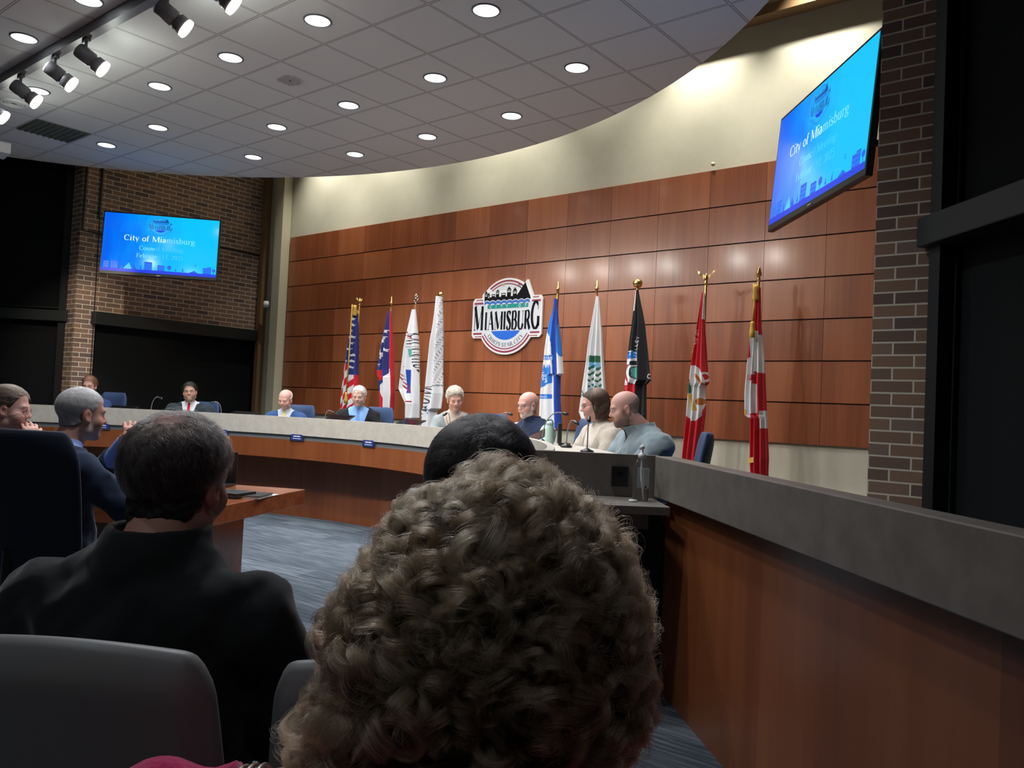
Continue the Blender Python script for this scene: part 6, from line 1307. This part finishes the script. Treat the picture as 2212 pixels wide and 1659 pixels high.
mb.build('silver_bracelet', b13, smooth=True)
sil = [(1660, 1330), (1035, 1330)]
SIL = [(1412, 1450), (1411, 1340), (1390, 1260), (1362, 1175), (1335, 1125), (1270, 1072), (1240, 1040), (1170, 1000), (1090, 985), (1020, 992), (950, 1048), (885, 1066), (822, 1125), (790, 1200), (735, 1290), (688, 1350), (690, 1440), (694, 1490), (652, 1540), (634, 1600), (650, 1680), (760, 1760), (1035, 1790), (1280, 1740), (1352, 1655), (1384, 1600), (1404, 1530)]
pa_ = np.array([((x - HC[0]) / KP, -(y - HC[1]) / KP) for x, y in SIL]); an_ = np.arctan2(pa_[:, 1], pa_[:, 0]); ra_ = np.hypot(pa_[:, 0], pa_[:, 1]); o_ = np.argsort(an_); an_, ra_ = an_[o_], ra_[o_]
an_ = np.concatenate([an_[-2:] - 2 * PI, an_, an_[:2] + 2 * PI]); ra_ = np.concatenate([ra_[-2:], ra_, ra_[:2]])
def envelope(u):
    """unit directions (x right, y away, z up) to the outer surface of the hair, following its real outline"""
    ph = np.arctan2(u[:, 2], u[:, 0]); r = np.interp(ph, an_, ra_); rho = np.sqrt(np.clip(1 - u[:, 1] ** 2, 0, 1))
    lump = 1 + .035 * np.sin(u[:, 0] * 11 + 1) * np.sin(u[:, 2] * 13 + u[:, 1] * 5) ; back = np.where(u[:, 1] < 0, .165, .085)
    return np.stack([r * rho * np.cos(ph), back * u[:, 1] * lump, r * rho * np.sin(ph)], 1)
def curls(NL, S_, K_, lo, hi, seed, rad=.00017, rmin=.008, rmax=.019, spread=.0065):
    g = np.random.default_rng(seed); u = g.normal(size=(NL * 3, 3)); u /= np.linalg.norm(u, axis=1)[:, None]; u = u[(u[:, 1] < .45)][:NL]; n_ = len(u); E_ = envelope(u)
    # normals by finite differences on the envelope
    N_ = u * np.array([1, 1.25, 1]); N_ /= np.linalg.norm(N_, axis=1)[:, None]
    p = E_ * g.uniform(lo, hi, (n_, 1)); down = np.tile([0., 0, -1.], (n_, 1)); down[:, 0] += u[:, 0] * .5
    t1 = down - N_ * (down * N_).sum(1)[:, None]; t1 /= np.linalg.norm(t1, axis=1)[:, None] + 1e-6; t2 = np.cross(N_, t1)
    az = g.normal(0, .75, (n_, 1)); ax_ = t1 * np.cos(az) + t2 * np.sin(az); tilt = np.where(g.random((n_, 1)) < .42, g.uniform(.6, 1.3, (n_, 1)), g.uniform(-.3, .3, (n_, 1)))
    A_ = ax_ * np.cos(tilt) + N_ * np.sin(tilt); e1 = N_ * np.cos(tilt) - ax_ * np.sin(tilt); e2 = np.cross(A_, e1)
    Rc = g.uniform(rmin, rmax, (n_, 1)); turns = g.uniform(.85, 1.7, (n_, 1)) * np.where(g.random((n_, 1)) < .5, 1, -1); adv = g.uniform(.012, .042, (n_, 1)) * np.where(np.abs(tilt) > .5, .4, 1.); p0 = g.uniform(0, 2 * PI, (n_, 1))
    t = np.linspace(0, 1, K_)[None, None, :, None]; sh = lambda a: a[:, None, None, :]
    o1 = (g.random((n_, S_, 1, 1)) - .5) * 2 * spread * g.uniform(.6, 1.4, (n_, 1, 1, 1)); o2 = g.normal(0, .0016, (n_, S_, 1, 1)); dph = g.normal(0, .10, (n_, S_, 1, 1)); tap = 1 - .55 * t ** 2
    th = sh(p0) + dph + sh(turns) * 2 * PI * t; rr = sh(Rc) * (1 - .35 * t) + o2 * tap
    C_ = sh(p - N_ * Rc * .6) + sh(A_) * (sh(adv) * (t - .4) + o1 * tap) + sh(e1) * np.cos(th) * rr + sh(e2) * np.sin(th) * rr
    fz = g.normal(0, 1, (n_, S_, 1, 3)) * .0011 * np.sin(t * 9 + g.random((n_, S_, 1, 1)) * 6) * (1 + 2 * (g.random((n_, S_, 1, 1)) < .06)); C_ = C_ + fz
    root = sh(p * .62); k_ = np.clip(t / .22, 0, 1); k_ = k_ * k_ * (3 - 2 * k_); C_ = root * (1 - k_) + C_ * k_
    tone = np.repeat(g.random(n_) * .75 + .25 * np.clip(u[:, 2] + .3, 0, 1), S_)  # random per lock, plus painted light: paler towards the top
    return C_.reshape(-1, K_, 3), tone.astype(f32)
def curl_mat():
    m = bpy.data.materials.new('curly_hair'); m.use_nodes = True; nt = m.node_tree; nt.nodes.clear()
    b = nt.nodes.new('ShaderNodeBsdfHairPrincipled'); b.model = 'CHIANG'; b.parametrization = 'COLOR'; o = nt.nodes.new('ShaderNodeOutputMaterial')
    a = nt.nodes.new('ShaderNodeAttribute'); a.attribute_name = 'tone'; i = nt.nodes.new('ShaderNodeHairInfo')
    f = mth(nt, 'ADD', mth(nt, 'MULTIPLY', a.outputs['Fac'], .7), mth(nt, 'MULTIPLY', i.outputs['Random'], .3))
    nt.links.new(ramp(nt, f, [(.10, (.085, .046, .026)), (.40, (.175, .105, .058)), (.68, (.29, .19, .11)), (.95, (.46, .34, .215))]), b.inputs['Color'])
    b.inputs['Roughness'].default_value = .28; b.inputs['Radial Roughness'].default_value = .35; nt.links.new(b.outputs[0], o.inputs[0]); return m
CM = curl_mat()
for nm, args in (('inner_curls', (700, 46, 16, .72, .86, 5, .00022, .012, .022, .010)), ('curls', (1250, 94, 20, .85, .985, 8, .00013, .010, .025, .0078)), ('flyaway_curls', (420, 9, 18, .95, 1.03, 12, .00011, .008, .020, .010))):
    pth, tone = curls(*args); Hn = np.array(H13); pth = pth @ Hn[:3, :3].T + Hn[:3, 3]; rad = args[6] if len(args) > 6 else .00017
    ob = hair_curves(nm, pth, rad * np.linspace(1, .5, pth.shape[1])[None].repeat(len(pth), 0), CM, b13)
    at_ = ob.data.attributes.new('tone', 'FLOAT', 'CURVE'); at_.data.foreach_set('value', tone)
# added dark shell inside the curls, so that no gaps show through
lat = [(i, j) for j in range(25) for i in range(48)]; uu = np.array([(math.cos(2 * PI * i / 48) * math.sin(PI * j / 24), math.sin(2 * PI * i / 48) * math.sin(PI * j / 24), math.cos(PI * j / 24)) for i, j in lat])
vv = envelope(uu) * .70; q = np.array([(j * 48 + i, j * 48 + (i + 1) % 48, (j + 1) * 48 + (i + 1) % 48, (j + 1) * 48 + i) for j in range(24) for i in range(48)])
keep = (uu[q].mean(1)[:, 1] < .25); Hn = np.array(H13); npmesh('hair_fill', vv @ Hn[:3, :3].T + Hn[:3, 3], q[keep][:, ::-1], 'hairmesh', b13, np.tile(np.array((.035, .022, .015), f32), (len(vv), 1)))
